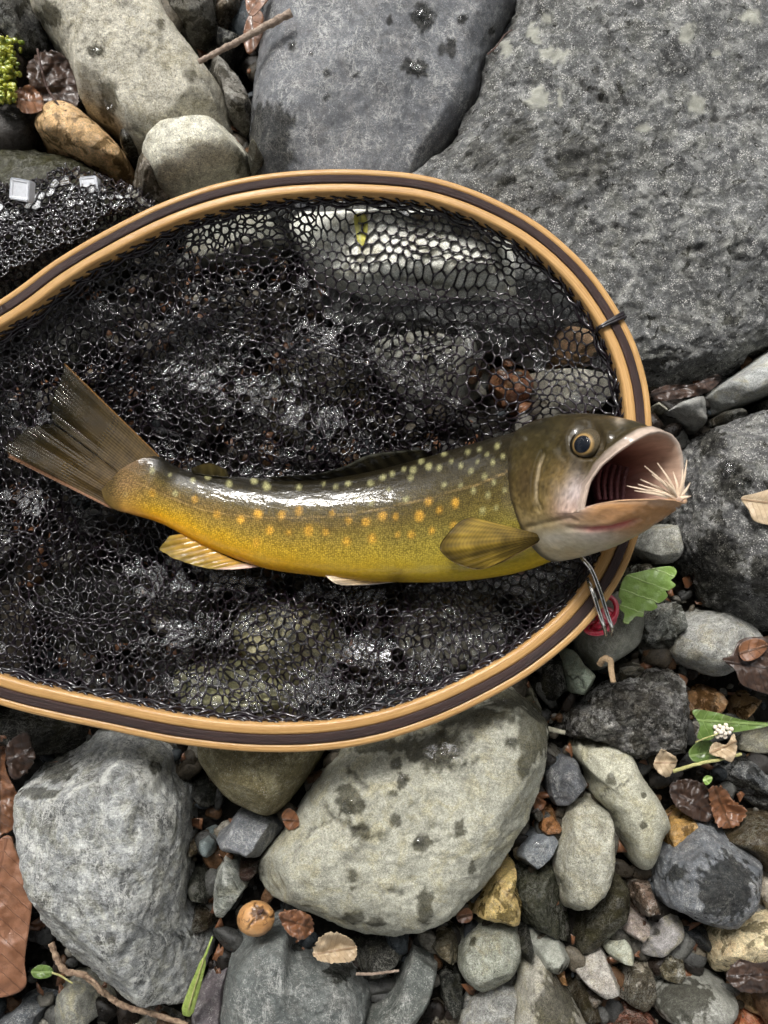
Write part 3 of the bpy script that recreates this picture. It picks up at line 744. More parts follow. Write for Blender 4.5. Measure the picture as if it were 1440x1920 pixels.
# --- stones under the net, glimpsed through the meshes
UNDER = [('flat pale stone seen through the meshes along the far rim', 'sand', (205, 205, 196), .0495, [(540, 400), (640, 366), (760, 366), (880, 396), (980, 460), (1060, 560), (1010, 610), (880, 590), (760, 600), (650, 560), (570, 480)]),
         ('pale stone seen through the meshes under the far rim', 'granite', (150, 150, 140), .03, [(330, 420), (420, 385), (540, 380), (570, 430), (500, 480), (380, 490)]),
         ('light grey stone seen through the meshes near the snout', 'granite', (205, 200, 186), .036, [(990, 700), (1060, 680), (1130, 705), (1146, 745), (1100, 768), (1010, 752)]),
         ('tan stone seen through the meshes beside the lashing', 'ochre', (196, 162, 128), .036, [(1020, 622), (1080, 626), (1136, 662), (1120, 690), (1060, 682), (1016, 656)]),
         ('rusty stone seen through the meshes above the trout back', 'ochre', (124, 80, 56), .018, [(920, 690), (980, 690), (1010, 740), (980, 775), (930, 750)]),
         ('grey stone seen through the meshes above the trout shoulder', 'granite', (140, 140, 132), .027, [(700, 640), (800, 610), (900, 640), (920, 720), (830, 770), (730, 730)]),
         ('olive stone seen through the meshes above the trout middle', 'damp', (96, 88, 62), .018, [(480, 720), (560, 660), (680, 690), (700, 800), (600, 850), (500, 810)]),
         ('dark stone seen through the meshes above the tail', 'wet', (66, 66, 64), .018, [(300, 640), (420, 600), (470, 700), (440, 810), (340, 820), (280, 740)]),
         ('olive pale stone seen through the meshes below the anal fin', 'sand', (150, 144, 112), .031, [(440, 1150), (520, 1120), (620, 1150), (640, 1230), (560, 1290), (450, 1260)]),
         ('grey-green stone seen through the meshes by the lower rim', 'sand', (140, 138, 104), .036, [(330, 1260), (430, 1240), (540, 1270), (560, 1330), (440, 1345), (340, 1320)]),
         ('speckled stone seen through the meshes below the belly', 'granite', (124, 120, 108), .029, [(740, 1130), (830, 1110), (930, 1140), (940, 1220), (840, 1260), (750, 1220)]),
         ('dark stone seen through the meshes beside the wire clip', 'damp', (112, 112, 106), .024, [(1000, 1090), (1060, 1070), (1100, 1080), (1070, 1140), (1010, 1160)]),
         ('dark stone seen through the meshes below the tail', 'wet', (60, 60, 58), .02, [(60, 1080), (160, 1050), (280, 1090), (290, 1190), (160, 1230), (60, 1180)]),
         ('grey stone seen through the meshes left of the anal fin', 'wet', (92, 92, 86), .02, [(250, 1080), (320, 1070), (400, 1100), (400, 1180), (310, 1190)]),
         ('dark stone seen through the meshes beside the far rim', 'wet', (70, 70, 70), .022, [(40, 640), (140, 560), (250, 540), (270, 640), (160, 700), (50, 720)])]
for lb, mt, cl, hh, pt in UNDER:
    cl = tuple(min(255, q * (1.12 if mt in ('sand', 'granite', 'ochre') else .7)) for q in cl)
    rock(lb, mt, cl, -0.006, hh, pt, 5, facets=6)

# --- gravel that fills every gap (too many to count) and runs on outside the picture
def gravel(name, n, r0, r1, level, label, region, seed, zoff=0.0, avoid=True):
    rs = np.random.RandomState(seed)
    d, f = ico(level)
    V, F, C = [], [], []
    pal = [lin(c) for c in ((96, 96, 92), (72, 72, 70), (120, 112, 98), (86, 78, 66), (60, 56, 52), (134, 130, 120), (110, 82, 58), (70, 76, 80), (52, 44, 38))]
    for k in range(n):
        x, y = region(rs)
        r = rs.uniform(r0, r1) * (0.7 + 0.6 * rs.rand())
        s = r * np.array([rs.uniform(.8, 1.5), rs.uniform(.7, 1.0), rs.uniform(.5, .8)])
        w = d.copy()
        for _ in range(5):
            nn = rs.normal(size=3); nn /= np.linalg.norm(nn)
            sd_ = w @ nn; w = w - nn * np.maximum(0, sd_ - rs.uniform(.55, .85))[:, None]
        w = w * s
        a, b = rs.uniform(0, 6.28), rs.normal() * 0.3
        ca, sa, cb, sb = math.cos(a), math.sin(a), math.cos(b), math.sin(b)
        w = w @ np.array([[1, 0, 0], [0, cb, -sb], [0, sb, cb]]).T @ np.array([[ca, -sa, 0], [sa, ca, 0], [0, 0, 1]]).T
        V.append(w + [x, y, zoff + rs.uniform(-.2, .5) * r]); F.append(f + k * len(d))
        c = pal[rs.randint(len(pal))] * rs.uniform(.25, .75)  # wet stone tone, lowered further to deepen the shade in the gaps
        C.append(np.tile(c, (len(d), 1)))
    return mk(name, np.vstack(V), np.vstack(F), GRAVEL_M, colors={'col': np.vstack(C)}, origin=np.zeros(3))

def gravel_mat():
    t = NT('loose_gravel_stone')
    v = t.vmath('SCALE', t.n('TexCoord').outputs['Object'], scale=1000.0)
    fine = t.noise(v, 1.3, 5, 0.65); med = t.noise(v, 0.3, 4)
    cf = t.n('CombineXYZ'); f = t.math('MULTIPLY', t.rng(fine, .3, .7, .55, 1.5), t.rng(med, .3, .7, .6, 1.4))
    for k in range(3): t.set(cf.inputs[k], f)
    c = t.mix(1.0, t.attr('col', 'Color'), cf.outputs[0], 'MULTIPLY')
    return t.done(t.bsdf(c, t.rng(med, .35, .65, .15, .55), t.bump(fine, .6, .0006), Specular_IOR_Level=.25))
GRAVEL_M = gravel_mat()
def reg_view(rs):
    return rs.uniform(-0.17, 0.17), rs.uniform(-0.26, 0.24)
def reg_out(rs):
    while True:
        x, y = rs.uniform(-0.42, 0.42), rs.uniform(-0.45, 0.45)
        if abs(x) > 0.165 or y > 0.235 or y < -0.25: return x, y
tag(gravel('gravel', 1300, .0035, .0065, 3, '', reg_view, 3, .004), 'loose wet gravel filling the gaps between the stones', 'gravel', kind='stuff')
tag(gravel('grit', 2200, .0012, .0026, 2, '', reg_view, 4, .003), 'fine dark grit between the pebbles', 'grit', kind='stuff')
def reg_far(rs):
    while True:
        x, y = rs.uniform(-1.3, 1.3), rs.uniform(-1.3, 1.5)
        if max(abs(x), abs(y)) > .4: return x, y
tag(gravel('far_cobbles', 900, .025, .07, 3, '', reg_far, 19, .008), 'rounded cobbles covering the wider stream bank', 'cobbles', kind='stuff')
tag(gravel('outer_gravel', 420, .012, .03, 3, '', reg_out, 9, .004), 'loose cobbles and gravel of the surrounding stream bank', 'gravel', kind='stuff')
# ------------------------------------------------------------------ landing net: frame
Z_RIM = 0.056
RIM_PX = [(0, 558), (100, 486), (200, 427), (300, 378), (400, 343), (500, 323), (600, 315), (700, 316), (800, 327), (900, 358), (1000, 409), (1080, 474), (1140, 546),
          (1188, 630), (1214, 710), (1224, 790), (1224, 880), (1206, 980), (1176, 1066), (1138, 1130), (1086, 1192), (1000, 1262), (900, 1320), (800, 1364), (700, 1394),
          (600, 1409), (500, 1412), (400, 1405), (300, 1391), (200, 1370), (100, 1349), (0, 1324), (-150, 1270), (-300, 1185), (-420, 1070), (-470, 950), (-420, 820), (-300, 720), (-150, 640)]
rim_o = spline(P(np.array(RIM_PX)[:, 0], np.array(RIM_PX)[:, 1], np.full(len(RIM_PX), Z_RIM)), 640, True)
# gentle out-of-true of a hand bent hoop
def rim_frame(path):
    T = np.roll(path, -2, 0) - np.roll(path, 2, 0)
    T /= np.linalg.norm(T, axis=1)[:, None]
    N = np.stack([T[:, 1], -T[:, 0], np.zeros(len(T))], 1)      # to one side
    c = path.mean(0)
    if ((path - c) * N).sum() < 0: N = -N
    return T, N
rim_T, rim_N = rim_frame(rim_o)
rim_len = np.concatenate([[0], np.cumsum(np.linalg.norm(np.diff(rim_o, axis=0), axis=1))])
scale_w = 1.0 + 0.06 * smooth(-rim_o[:, 1], -0.05, 0.05)

def band(r0, r1, zlo, zhi, bev):
    """rounded-rectangle strip swept round the hoop; r is measured inward from the outer edge"""
    prof = []
    for (cx, cz, a0) in ((r1 - bev, zhi - bev, 0), (r0 + bev, zhi - bev, 90), (r0 + bev, zlo + bev, 180), (r1 - bev, zlo + bev, 270)):
        for k in range(5):
            a = math.radians(a0 + 90 * k / 4)
            prof.append((cx + bev * math.cos(a), cz + bev * math.sin(a)))
    prof = np.array(prof); m = len(prof)
    wob = fbm(np.stack([rim_len * 60, rim_len * 0 + r0 * 900, rim_len * 0], 1), 3) * 0.00012
    v = rim_o[:, None] - rim_N[:, None] * (prof[None, :, 0] * scale_w[:, None] + wob[:, None])[..., None]
    v[:, :, 2] = Z_RIM + prof[None, :, 1] + wob[:, None]
    uv = np.stack([np.repeat(rim_len, m), np.tile(np.arange(m) / m, len(rim_o))], 1)
    pr = np.stack([np.tile(prof[:, 0], len(rim_o)), np.tile(prof[:, 1], len(rim_o))], 1)
    return v.reshape(-1, 3), grid_faces(len(rim_o), m, True, True), np.stack([np.repeat(rim_len, m), pr[:, 0] + pr[:, 1] * 0.7], 1)

def wood_mat(name, c0, c1, c2, rough, coat, streak=1.0, bump=.15, sparkle=0.0):
    t = NT(name)
    uv = t.vmath('SCALE', t.attr('puv', 'Vector'), scale=1000.0)
    g1 = t.noise(t.vmath('MULTIPLY', uv, (0.02, 1.6, 1)), 1.0, 5, 0.6, 0.3)
    g2 = t.noise(t.vmath('MULTIPLY', uv, (0.09, 6.0, 1)), 1.0, 4, 0.6)
    blot = t.noise(t.vmath('MULTIPLY', uv, (0.06, 0.15, 1)), 1.0, 5, 0.6)
    c = t.mix(t.rng(g1, .32, .68), c0, c1)
    c = t.mix(t.math('MULTIPLY', t.rng(g2, .48, .66), 0.75 * streak), c, c2)
    c = t.mix(t.rng(blot, .52, .8, 0, .5), c, c2)
    r = t.math('ADD', t.rng(blot, .3, .7, rough + .12, rough - .1), t.math('MULTIPLY', g2, .1))
    cn = t.bump(t.noise(t.vmath('MULTIPLY', uv, (.5, 1.3, 1)), .9, 4, .6), .15 + sparkle, .0012)
    return t.done(t.bsdf(c, r, t.bump(t.math('ADD', g1, t.math('MULTIPLY', g2, .7)), bump, .0005), Coat_Weight=coat, Coat_Roughness=.1, Coat_Normal=cn, Coat_IOR=1.4, Specular_IOR_Level=.2))
WOOD = wood_mat('varnished_pale_wood', (0.40, 0.22, 0.075), (0.55, 0.34, 0.14), (0.28, 0.14, 0.045), .42, .35, 1.0, .3)
DARKWOOD = wood_mat('varnished_dark_wood', (0.022, 0.010, 0.009), (0.05, 0.024, 0.02), (0.006, 0.003, 0.003), .5, .35, 1.0, 1.0, .85)

net = empty('landing_net', (float(rim_o[:, 0].mean()), float(rim_o[:, 1].mean()), Z_RIM - 0.012))
tag(net, 'oval wooden landing net with dark wet mesh lying on the stones', 'landing net')
for nm, mt, a in (('outer_wood_strip', WOOD, (0.0, 0.0031, -.0092, -.0004, .0012)), ('dark_wood_strip', DARKWOOD, (0.0029, 0.0064, -.0089, .0001, .0006)),
                  ('inner_wood_strip', WOOD, (0.0062, 0.0104, -.0093, -.0003, .0013))):
    v, f, uv = band(*a)
    mk(nm, v, f, mt, net, uv=uv)
# handle, outside the picture on the left
hp = P(np.array([-462, -560, -700, -860, -980]), np.array([950, 950, 948, 950, 952]), np.full(5, Z_RIM - .005))
hp = spline(hp, 40)
v, f = tube(hp, np.interp(np.linspace(0, 1, 40), [0, .15, .5, .85, 1], [.012, .008, .0105, .012, .006]), 16, squash=.75)
mk('handle', v, f, WOOD, net, uv=np.stack([v[:, 0], v[:, 1]], 1))

# ------------------------------------------------------------------ landing net: bag
rim_in = rim_o - rim_N * (0.0100 * scale_w)[:, None]
ix, iy = proj(rim_in)
IN_PX = np.stack([ix, iy], 1)[::4]                              # inner edge of the hoop as seen
rock_bvh = []
for o, v, f in ROCKS:
    rock_bvh.append((v[:, 0].min(), v[:, 0].max(), v[:, 1].min(), v[:, 1].max(), BVHTree.FromPolygons(v.tolist(), f.tolist())))
def ground_at(x, y):
    best = 0.0
    for x0, x1, y0, y1, b in rock_bvh:
        if x0 < x < x1 and y0 < y < y1:
            hit = b.ray_cast(Vector((x, y, .3)), Vector((0, 0, -1)))
            if hit[0] is not None: best = max(best, hit[0].z)
    return best

FISH_LINE = [(230, 905), (322, 930), (414, 960), (508, 981), (592, 987), (677, 985), (760, 977), (835, 968), (910, 957), (980, 940)]
# folds of the wet bag: (polyline in picture pixels, height in mm, half width in pixels)
FOLDS = [([(-200, 800), (0, 700), (150, 590), (300, 500), (440, 440), (560, 430)], 9, 70), ([(60, 800), (200, 690), (330, 600), (450, 540), (600, 560), (700, 620)], 8, 45),
         ([(560, 430), (640, 500), (720, 560), (850, 580)], 7, 40), ([(640, 400), (700, 500), (800, 560), (960, 570), (1080, 620)], 5, 26),
         ([(500, 600), (640, 660), (760, 720), (900, 800)], 9, 40), ([(840, 640), (940, 700), (1060, 770), (1140, 790)], 6, 28), ([(780, 700), (860, 760), (980, 790)], 6, 26),
         ([(-200, 1000), (0, 1020), (80, 1000), (130, 940)], 10, 60), ([(-200, 1140), (0, 1130), (160, 1170), (300, 1120), (420, 1090), (520, 1110)], 9, 42),
         ([(-100, 1210), (120, 1240), (300, 1210), (420, 1200), (520, 1240)], 7, 36), ([(540, 1110), (560, 1170), (640, 1240), (760, 1270)], 8, 34),
         ([(640, 1130), (760, 1160), (900, 1150), (1000, 1190)], 6, 32), ([(900, 1110), (980, 1130), (1050, 1110)], 5, 24), ([(300, 700), (420, 760), (560, 800), (640, 850)], 4, 26),
         ([(20, 640), (120, 700), (100, 790), (0, 860)], 7, 36)]

def bag_height(x, y, drop=0.0, taut=0.026):
    d, _ = seg_dist(x, y, np.vstack([IN_PX, IN_PX[:1]]))
    z = taut + (Z_RIM - .006 - taut) * np.exp(-(d / 75.0) ** 1.1)
    p = np.stack([x / 90, y / 90, np.zeros_like(x)], 1)
    z = z + 0.0022 * fbm(p, 3) + .0012 * fbm(p * 3.1 + 9, 2)
    for line, hgt, w in FOLDS:
        dd, pos = seg_dist(x, y, line)
        z = z + hgt * 0.001 * np.exp(-(dd / w) ** 2) * np.minimum(1, 4 * np.minimum(pos, 1 - pos) + .25)
    return z - drop

def hex_net(pitch, ang, region, zfun, seed, warp=10.0, thick=.00042, fold_pull=1.0):
    """honeycomb netting: lattice in picture pixels -> folds -> world; returns node points, edges, cells"""
    R = pitch / math.sqrt(3)
    ca, sa = math.cos(ang), math.sin(ang)
    nodes, idx, cells = [], {}, []
    ni = int(2400 / pitch)
    for j in range(-ni, ni):
        for i in range(-ni, ni):
            cx = (i + (j & 1) * .5) * pitch; cy = j * pitch * math.sqrt(3) / 2
            X, Y = 400 + ca * cx - sa * cy, 860 + sa * cx + ca * cy
            if not (-560 < X < 1300 and 200 < Y < 1500): continue
            q = []
            for k in range(6):
                a = math.radians(30 + 60 * k)
                hx, hy = cx + R * math.cos(a), cy + R * math.sin(a)
                key = (round(hx * 2), round(hy * 2))
                hit = None
                for dk in ((0, 0), (1, 0), (-1, 0), (0, 1), (0, -1), (1, 1), (-1, -1), (1, -1), (-1, 1)):
                    hit = idx.get((key[0] + dk[0], key[1] + dk[1]))
                    if hit is not None: break
                if hit is None:
                    hit = idx[key] = len(nodes); nodes.append((400 + ca * hx - sa * hy, 860 + sa * hx + ca * hy))
                q.append(hit)
            cells.append(q)
    n = np.array(nodes)
    p = np.stack([n[:, 0] / 170, n[:, 1] / 170, np.full(len(n), seed * 3.3)], 1)
    wx = fbm(p, 3) * warp * 2.2; wy = fbm(p + 31.7, 3) * warp * 2.2
    p2 = np.stack([n[:, 0] / 26, n[:, 1] / 26, np.full(len(n), seed * 1.7)], 1)
    wx += perlin(p2) * 1.4; wy += perlin(p2 + 5.5) * 1.4
    x, y = n[:, 0] + wx, n[:, 1] + wy
    # cloth slides towards the folds: bunched meshes on the flanks
    e = 4.0
    gxx = (zfun(x + e, y) - zfun(x - e, y)) / (2 * e); gyy = (zfun(x, y + e) - zfun(x, y - e)) / (2 * e)
    sl = 26000.0 * fold_pull
    x = x + np.clip(gxx * sl, -11, 11); y = y + np.clip(gyy * sl, -11, 11)
    ok = region(x, y)
    z = zfun(x, y)
    return x, y, z, ok, cells

def drape(x, y, z, ok, clear, under_fish=True):
    if under_fish:
        d, _ = seg_dist(x, y, FISH_LINE)
        lim = 0.0215 + .02 * smooth(d, 105, 165)
        lim = np.where(x > 930, np.maximum(lim, .0215 + (x - 930) * 0.00012), lim)
        z = np.minimum(z, lim)
    w = P(x, y, z)
    for k in np.nonzero(ok)[0]:
        g = ground_at(w[k, 0], w[k, 1])
        if w[k, 2] < g + clear: w[k, 2] = g + clear
    return w

def strands(w, ok, cells, thick, seed, sides=5):
    es = set()
    for q in cells:
        for k in range(6):
            a, b = q[k], q[(k + 1) % 6]
            if ok[a] and ok[b]: es.add((min(a, b), max(a, b)))
    e = np.array(sorted(es))
    A, B = w[e[:, 0]], w[e[:, 1]]
    L = np.linalg.norm(B - A, axis=1)
    keep = L < .011
    A, B, L = A[keep], B[keep], L[keep]
    rs = np.random.RandomState(seed)
    D = (B - A) / (L[:, None] + 1e-9)
    A = A - D * .0001; B = B + D * .0001
    up = np.tile([0, 0, 1.0], (len(A), 1))
    S = np.cross(D, up); S /= (np.linalg.norm(S, axis=1)[:, None] + 1e-9); U = np.cross(S, D)
    mid = (A + B) / 2 + (S * rs.normal(size=(len(A), 1)) + U * rs.normal(size=(len(A), 1))) * .00014
    rk = thick * rs.uniform(.85, 1.25, len(A))
    rings = []
    for pt, r in ((A, rk * 1.35), (A * .68 + mid * .32, rk), (mid * .6 + (A + B) * .2, rk * .9), (B * .68 + mid * .32, rk), (B, rk * 1.35)):
        a = np.linspace(0, 2 * np.pi, sides, endpoint=False)
        rings.append(pt[:, None] + r[:, None, None] * (np.cos(a)[None, :, None] * S[:, None] + np.sin(a)[None, :, None] * U[:, None]))
    V = np.stack(rings, 1)                                  # edges, rings, sides
    m = V.shape[1] * sides
    base = grid_faces(V.shape[1], sides, True)
    F = (base[None] + (np.arange(len(A)) * m)[:, None, None]).reshape(-1, 4)
    return V.reshape(-1, 3), F

def films(w, ok, cells, keep, seed):
    """water held in the meshes"""
    rs = np.random.RandomState(seed)
    V, F = [], []
    for q in cells:
        if not all(ok[k] for k in q): continue
        p = w[q]; c = p.mean(0)
        if not keep(c, rs): continue
        if np.linalg.norm(p - c, axis=1).max() > .006: continue
        b = len(V) * 13
        inner = c + (p - c) * .5 + [0, 0, -.00025] + rs.normal(size=3) * .00012
        V.append(np.vstack([p, inner, c + [0, 0, -.0004] + rs.normal(size=3) * .0002]))
        for k in range(6):
            k2 = (k + 1) % 6
            F += [(b + k, b + k2, b + 6 + k2), (b + k, b + 6 + k2, b + 6 + k), (b + 6 + k, b + 6 + k2, b + 12)]
    return np.vstack(V), np.array(F)

def net_mat():
    t = NT('wet_dark_purple_mesh_cord')
    v = t.vmath('SCALE', t.n('TexCoord').outputs['Object'], scale=1000.0)
    n1 = t.noise(v, 2.2, 3); n2 = t.noise(v, .1, 3)
    c = t.mix(t.rng(n2, .35, .65), (0.003, 0.002, 0.003), (0.009, 0.004, 0.008))
    return t.done(t.bsdf(c, t.rng(n2, .35, .65, .1, .3), t.bump(n1, .8, .0005), Coat_Weight=1.0, Coat_Roughness=.03, Coat_IOR=1.5, Specular_IOR_Level=.1))
def film_mat():
    t = NT('water_film')
    fr = t.n('Fresnel'); fr.inputs['IOR'].default_value = 1.33
    v = t.vmath('SCALE', t.n('TexCoord').outputs['Object'], scale=1000.0)
    nb = t.bump(t.noise(v, .5, 3), .7, .0012)
    t.set(fr.inputs['Normal'], nb)
    g = t.n('BsdfGlossy'); g.inputs['Roughness'].default_value = .03; t.set(g.inputs['Normal'], nb)
    tr = t.n('BsdfTransparent'); tr.inputs['Color'].default_value = (.86, .86, .84, 1)
    m = t.n('MixShader'); t.set(m.inputs[0], t.math('MULTIPLY', fr.outputs[0], 1.3, clamp=True)); t.set(m.inputs[1], tr.outputs[0]); t.set(m.inputs[2], g.outputs[0])
    return t.done(m.outputs[0])
NETM, FILMM = net_mat(), film_mat()
EDGE = np.vstack([IN_PX, IN_PX[:1]])
def reg_main(x, y): return inside(x, y, IN_PX)
def reg_lower(x, y):
    k = fbm(np.stack([x / 160, y / 160, x * 0 + 4], 1), 2)
    dense = ((x < 600 - (y - 400) * .1) | ((y > 1040) & ((x < 420) | (x > 600))) | ((y > 600) & (x < 860))) & (k > -.6)
    return inside(x, y, IN_PX) & dense & (seg_dist(x, y, EDGE)[0] > 14)

x, y, z, ok, cells = hex_net(19.5, math.radians(12), reg_main, bag_height, 1)
w = drape(x, y, z, ok, .0009)
v, f = strands(w, ok, cells, .00047, 5)
netting = mk('netting', v, f, NETM, net)
def keep1(c, rs):
    px, py = proj(c[None])
    n = perlin(np.array([[px[0] / 70, py[0] / 70, 2.2]]))[0]
    bias = .3 if (py[0] > 1040 and px[0] > 250) else .15 if (280 < px[0] < 700 and py[0] > 580) else -.5 if (py[0] < 600 and px[0] > 600) else -.3
    return n + bias + rs.normal() * .25 > .12
v, f = films(w, ok, cells, keep1, 6)
mk('water_film', v, f, FILMM, net)
low = lambda X, Y: bag_height(X + 40, Y - 30, .0055, .024)
x, y, z, ok, cells = hex_net(18.5, math.radians(-23), reg_lower, low, 2, fold_pull=.8)
w = drape(x, y, z, ok, .0006)
v, f = strands(w, ok, cells, .0005, 8)
mk('folded_netting', v, f, NETM, net)

# rolled hem that laces the bag to the hoop
def rolled(seed, off, zz, r, tw):
    rs = np.random.RandomState(seed)
    k = np.arange(len(rim_o))
    ph = k * tw
    pth = rim_in - rim_N * (off + .0008 * np.sin(ph) + .0006 * fbm(np.stack([k / 5., k * 0, k * 0 + seed], 1), 2))[:, None]
    pth[:, 2] = Z_RIM + zz + .0007 * np.cos(ph)
    return tube(pth, r * (1 + .3 * perlin(np.stack([k / 2.3, k * 0, k * 0 + seed], 1))), 6, True)
parts = [rolled(1, .0006, -.0062, .0008, .9), rolled(2, .0014, -.0072, .0008, -.7), rolled(3, .0003, -.0042, .0006, 1.3), rolled(4, .002, -.0085, .0007, .5)]
v, f = join(parts)
mk('laced_hem', v, f, NETM, net)

# cord tied round the hoop
def at_rim(px, py):
    rx, ry = proj(rim_o)
    return int(np.argmin(np.hypot(rx - px, ry - py)))
k = at_rim(1165, 595)
def loop_round(k, shift, r=.00055, skew=0.0):
    c = rim_o[k]; N = rim_N[k]; T = rim_T[k]
    pr = [(-.0006, -.0045), (-.0006, .0003), (.002, .0012), (.0055, .0013), (.009, .0011), (.0112, .0002), (.0114, -.005), (.009, -.0102), (.004, -.0104), (.0, -.0098)]
    pts = [c - N * a + T * (shift + skew * a) + np.array([0, 0, b]) for a, b in pr]
    return tube(spline(pts, 60, True), r, 7, True)
v, f = join([loop_round(k, .0), loop_round(k, .0012, skew=-.05), loop_round(k, -.0009, skew=.08)])
mk('lashing_cord', v, f, NETM, net)

# bunched end of the bag outside the hoop, upper left
BUNCH = [(-140, 380), (-20, 346), (30, 345), (70, 330), (110, 308), (150, 312), (200, 330), (250, 345), (288, 372), (296, 396), (240, 430), (120, 500), (0, 572), (-140, 640)]
def reg_bunch(x, y): return inside(x, y, spline(BUNCH, 80, True))
def bunch_h(x, y, up=0.0):
    d, _ = seg_dist(x, y, spline(BUNCH, 80, True))
    z = .030 + .014 * smooth(d, 0, 60) + .004 * fbm(np.stack([x / 45, y / 30, x * 0 + up * 900], 1), 3)
    for line, hg, wd in (([(-100, 440), (60, 420), (200, 390), (280, 380)], 4, 20), ([(-100, 520), (40, 480), (170, 440)], 4, 20), ([(100, 330), (170, 350), (240, 360)], 4, 26)):
        dd, _ = seg_dist(x, y, line); z = z + hg * .001 * np.exp(-(dd / wd) ** 2)
    return np.minimum(z + up, .0452)
for kk, (pit, an, up) in enumerate(((17.0, .4, 0.0), (18.0, -.2, -.004), (16., .9, .003))):
    x, y, z, ok, cells = hex_net(pit, an, reg_bunch, lambda X, Y: bunch_h(X, Y, up), 11 + kk, fold_pull=.6)
    w = drape(x, y, z, ok, .0008, False)
    v, f = strands(w, ok, cells, .00046, 21 + kk)
    mk('bunched_netting', v, f, NETM, net)
    if kk == 2:
        v, f = films(w, ok, cells, lambda c, rs: rs.rand() < .6, 31)
        mk('water_film', v, f, FILMM, net)
# ------------------------------------------------------------------ trout
def skin_mat():
    t = NT('wet_trout_skin')
    col = t.attr('col', 'Color')
    uv = t.attr('puv', 'Vector')                     # millimetres along / around the body
    sc = t.n('Attribute', attribute_name='scale').outputs['Fac']
    vo = t.voro(t.vmath('MULTIPLY', uv, (1.0, 1.25, 1)), 1.25, rand=.55)
    mot = t.noise(uv, .55, 5, .65); fine = t.noise(uv, 2.6, 3, .6)
    k = t.math('MULTIPLY', t.rng(vo, .1, .75, 1.4, .5), t.rng(fine, .3, .7, .65, 1.35))
    k = t.math('ADD', t.math('MULTIPLY', sc, t.math('SUBTRACT', k, 1.0)), 1.0)
    k = t.math('MULTIPLY', k, t.rng(mot, .3, .7, .82, 1.18))
    cf = t.n('CombineXYZ')
    for q in range(3): t.set(cf.inputs[q], k)
    c = t.mix(1.0, col, cf.outputs[0], 'MULTIPLY')
    h = t.math('ADD', t.math('MULTIPLY', t.math('MULTIPLY', vo, -1.0), sc), t.math('MULTIPLY', mot, .9))
    nb = t.bump(h, .35, .0003)
    film = t.bump(t.math('ADD', t.noise(t.vmath('MULTIPLY', uv, (.5, 1.2, 1)), .22, 3, .5), t.math('MULTIPLY', t.noise(uv, .9, 2), .08)), .36, .0012)
    return t.done(t.bsdf(c, .4, nb, Coat_Weight=.6, Coat_Roughness=.03, Coat_IOR=1.36, Coat_Normal=film, Specular_IOR_Level=.08))
def fin_mat():
    t = NT('trout_fin_membrane')
    col = t.attr('col', 'Color'); uv = t.attr('puv', 'Vector')      # x across the rays, y along them
    sx = t.n('SeparateXYZ'); t.set(sx.inputs[0], uv)
    ray = t.math('SINE', t.math('MULTIPLY', sx.outputs[0], 6.2832))
    seg = t.math('SINE', t.math('MULTIPLY', sx.outputs[1], 9.0))
    k = t.math('ADD', t.rng(ray, -1, 1, .78, 1.12), t.math('MULTIPLY', seg, .1))
    cf = t.n('CombineXYZ')
    for q in range(3): t.set(cf.inputs[q], k)
    c = t.mix(1.0, col, cf.outputs[0], 'MULTIPLY')
    nb = t.bump(ray, .5, .0003)
    film = t.bump(t.noise(uv, .25, 2), .12, .001)
    b = t.bsdf(c, .5, nb, Coat_Weight=.4, Coat_Roughness=.05, Coat_IOR=1.35, Coat_Normal=film, Specular_IOR_Level=.08)
    tr = t.n('BsdfTransparent')
    m = t.n('MixShader'); t.set(m.inputs[0], t.attr('op')); t.set(m.inputs[1], tr.outputs[0]); t.set(m.inputs[2], b)
    return t.done(m.outputs[0])
SKIN, FIN = skin_mat(), fin_mat()

# stations: dorsal edge (px), ventral edge (px), height of the axis (m), thickness ratio
ST = [((226, 880), (190, 918), .0462, .02), ((250, 866), (196, 938), .0458, .055), ((272, 857), (214, 955), .045, .14), ((302, 857), (252, 966), .0432, .32), ((345, 880), (305, 983), .0405, .46), ((433, 893), (395, 1029), .0385, .52),
      ((520, 898), (495, 1065), .0385, .54), ((600, 896), (585, 1079), .039, .55), ((680, 886), (675, 1089), .0395, .56), ((760, 868), (760, 1092), .0405, .57), ((830, 849), (840, 1091), .043, .58),
      ((900, 829), (915, 1084), .048, .58), ((952, 814), (985, 1070), .0555, .57), ((994, 802), (1048, 1046), .0655, .54), ((1030, 795), (1090, 1030), .075, .46)]
NS, NA = 560, 176
arr = []
for (d, v_, z_, tr_) in ST:
    arr.append(np.concatenate([P(np.array(d[0]), np.array(d[1]), np.array(z_)), P(np.array(v_[0]), np.array(v_[1]), np.array(z_)), [tr_]]))
arr = np.array(arr)
cen = (arr[:, :3] + arr[:, 3:6]) / 2
tt = np.concatenate([[0], np.cumsum(np.linalg.norm(np.diff(cen, axis=0), axis=1))])
dense = spline(np.hstack([arr, tt[:, None] * 0]), NS)
Dp, Vp, Tr = dense[:, :3], dense[:, 3:6], dense[:, 6]
Cn = (Dp + Vp) / 2
Bv = (Dp - Vp) / 2
Hh = np.linalg.norm(Bv, axis=1)
Bd = Bv / Hh[:, None]
Tn = np.gradient(Cn, axis=0); Tn /= np.linalg.norm(Tn, axis=1)[:, None]
for _ in range(3): Tn[1:-1] = (Tn[:-2] + Tn[1:-1] * 2 + Tn[2:]) / 4
Nn = np.cross(Tn, Bd); Nn /= np.linalg.norm(Nn, axis=1)[:, None]
ang = np.linspace(-np.pi / 2, 1.5 * np.pi, NA, endpoint=False)      # start at the belly, first half = side turned to the camera
ca, sa = np.cos(ang), np.sin(ang)
NS = int(np.argmin(np.abs(proj(Dp)[0] - 1004)))                    # the body ends under the gill cover
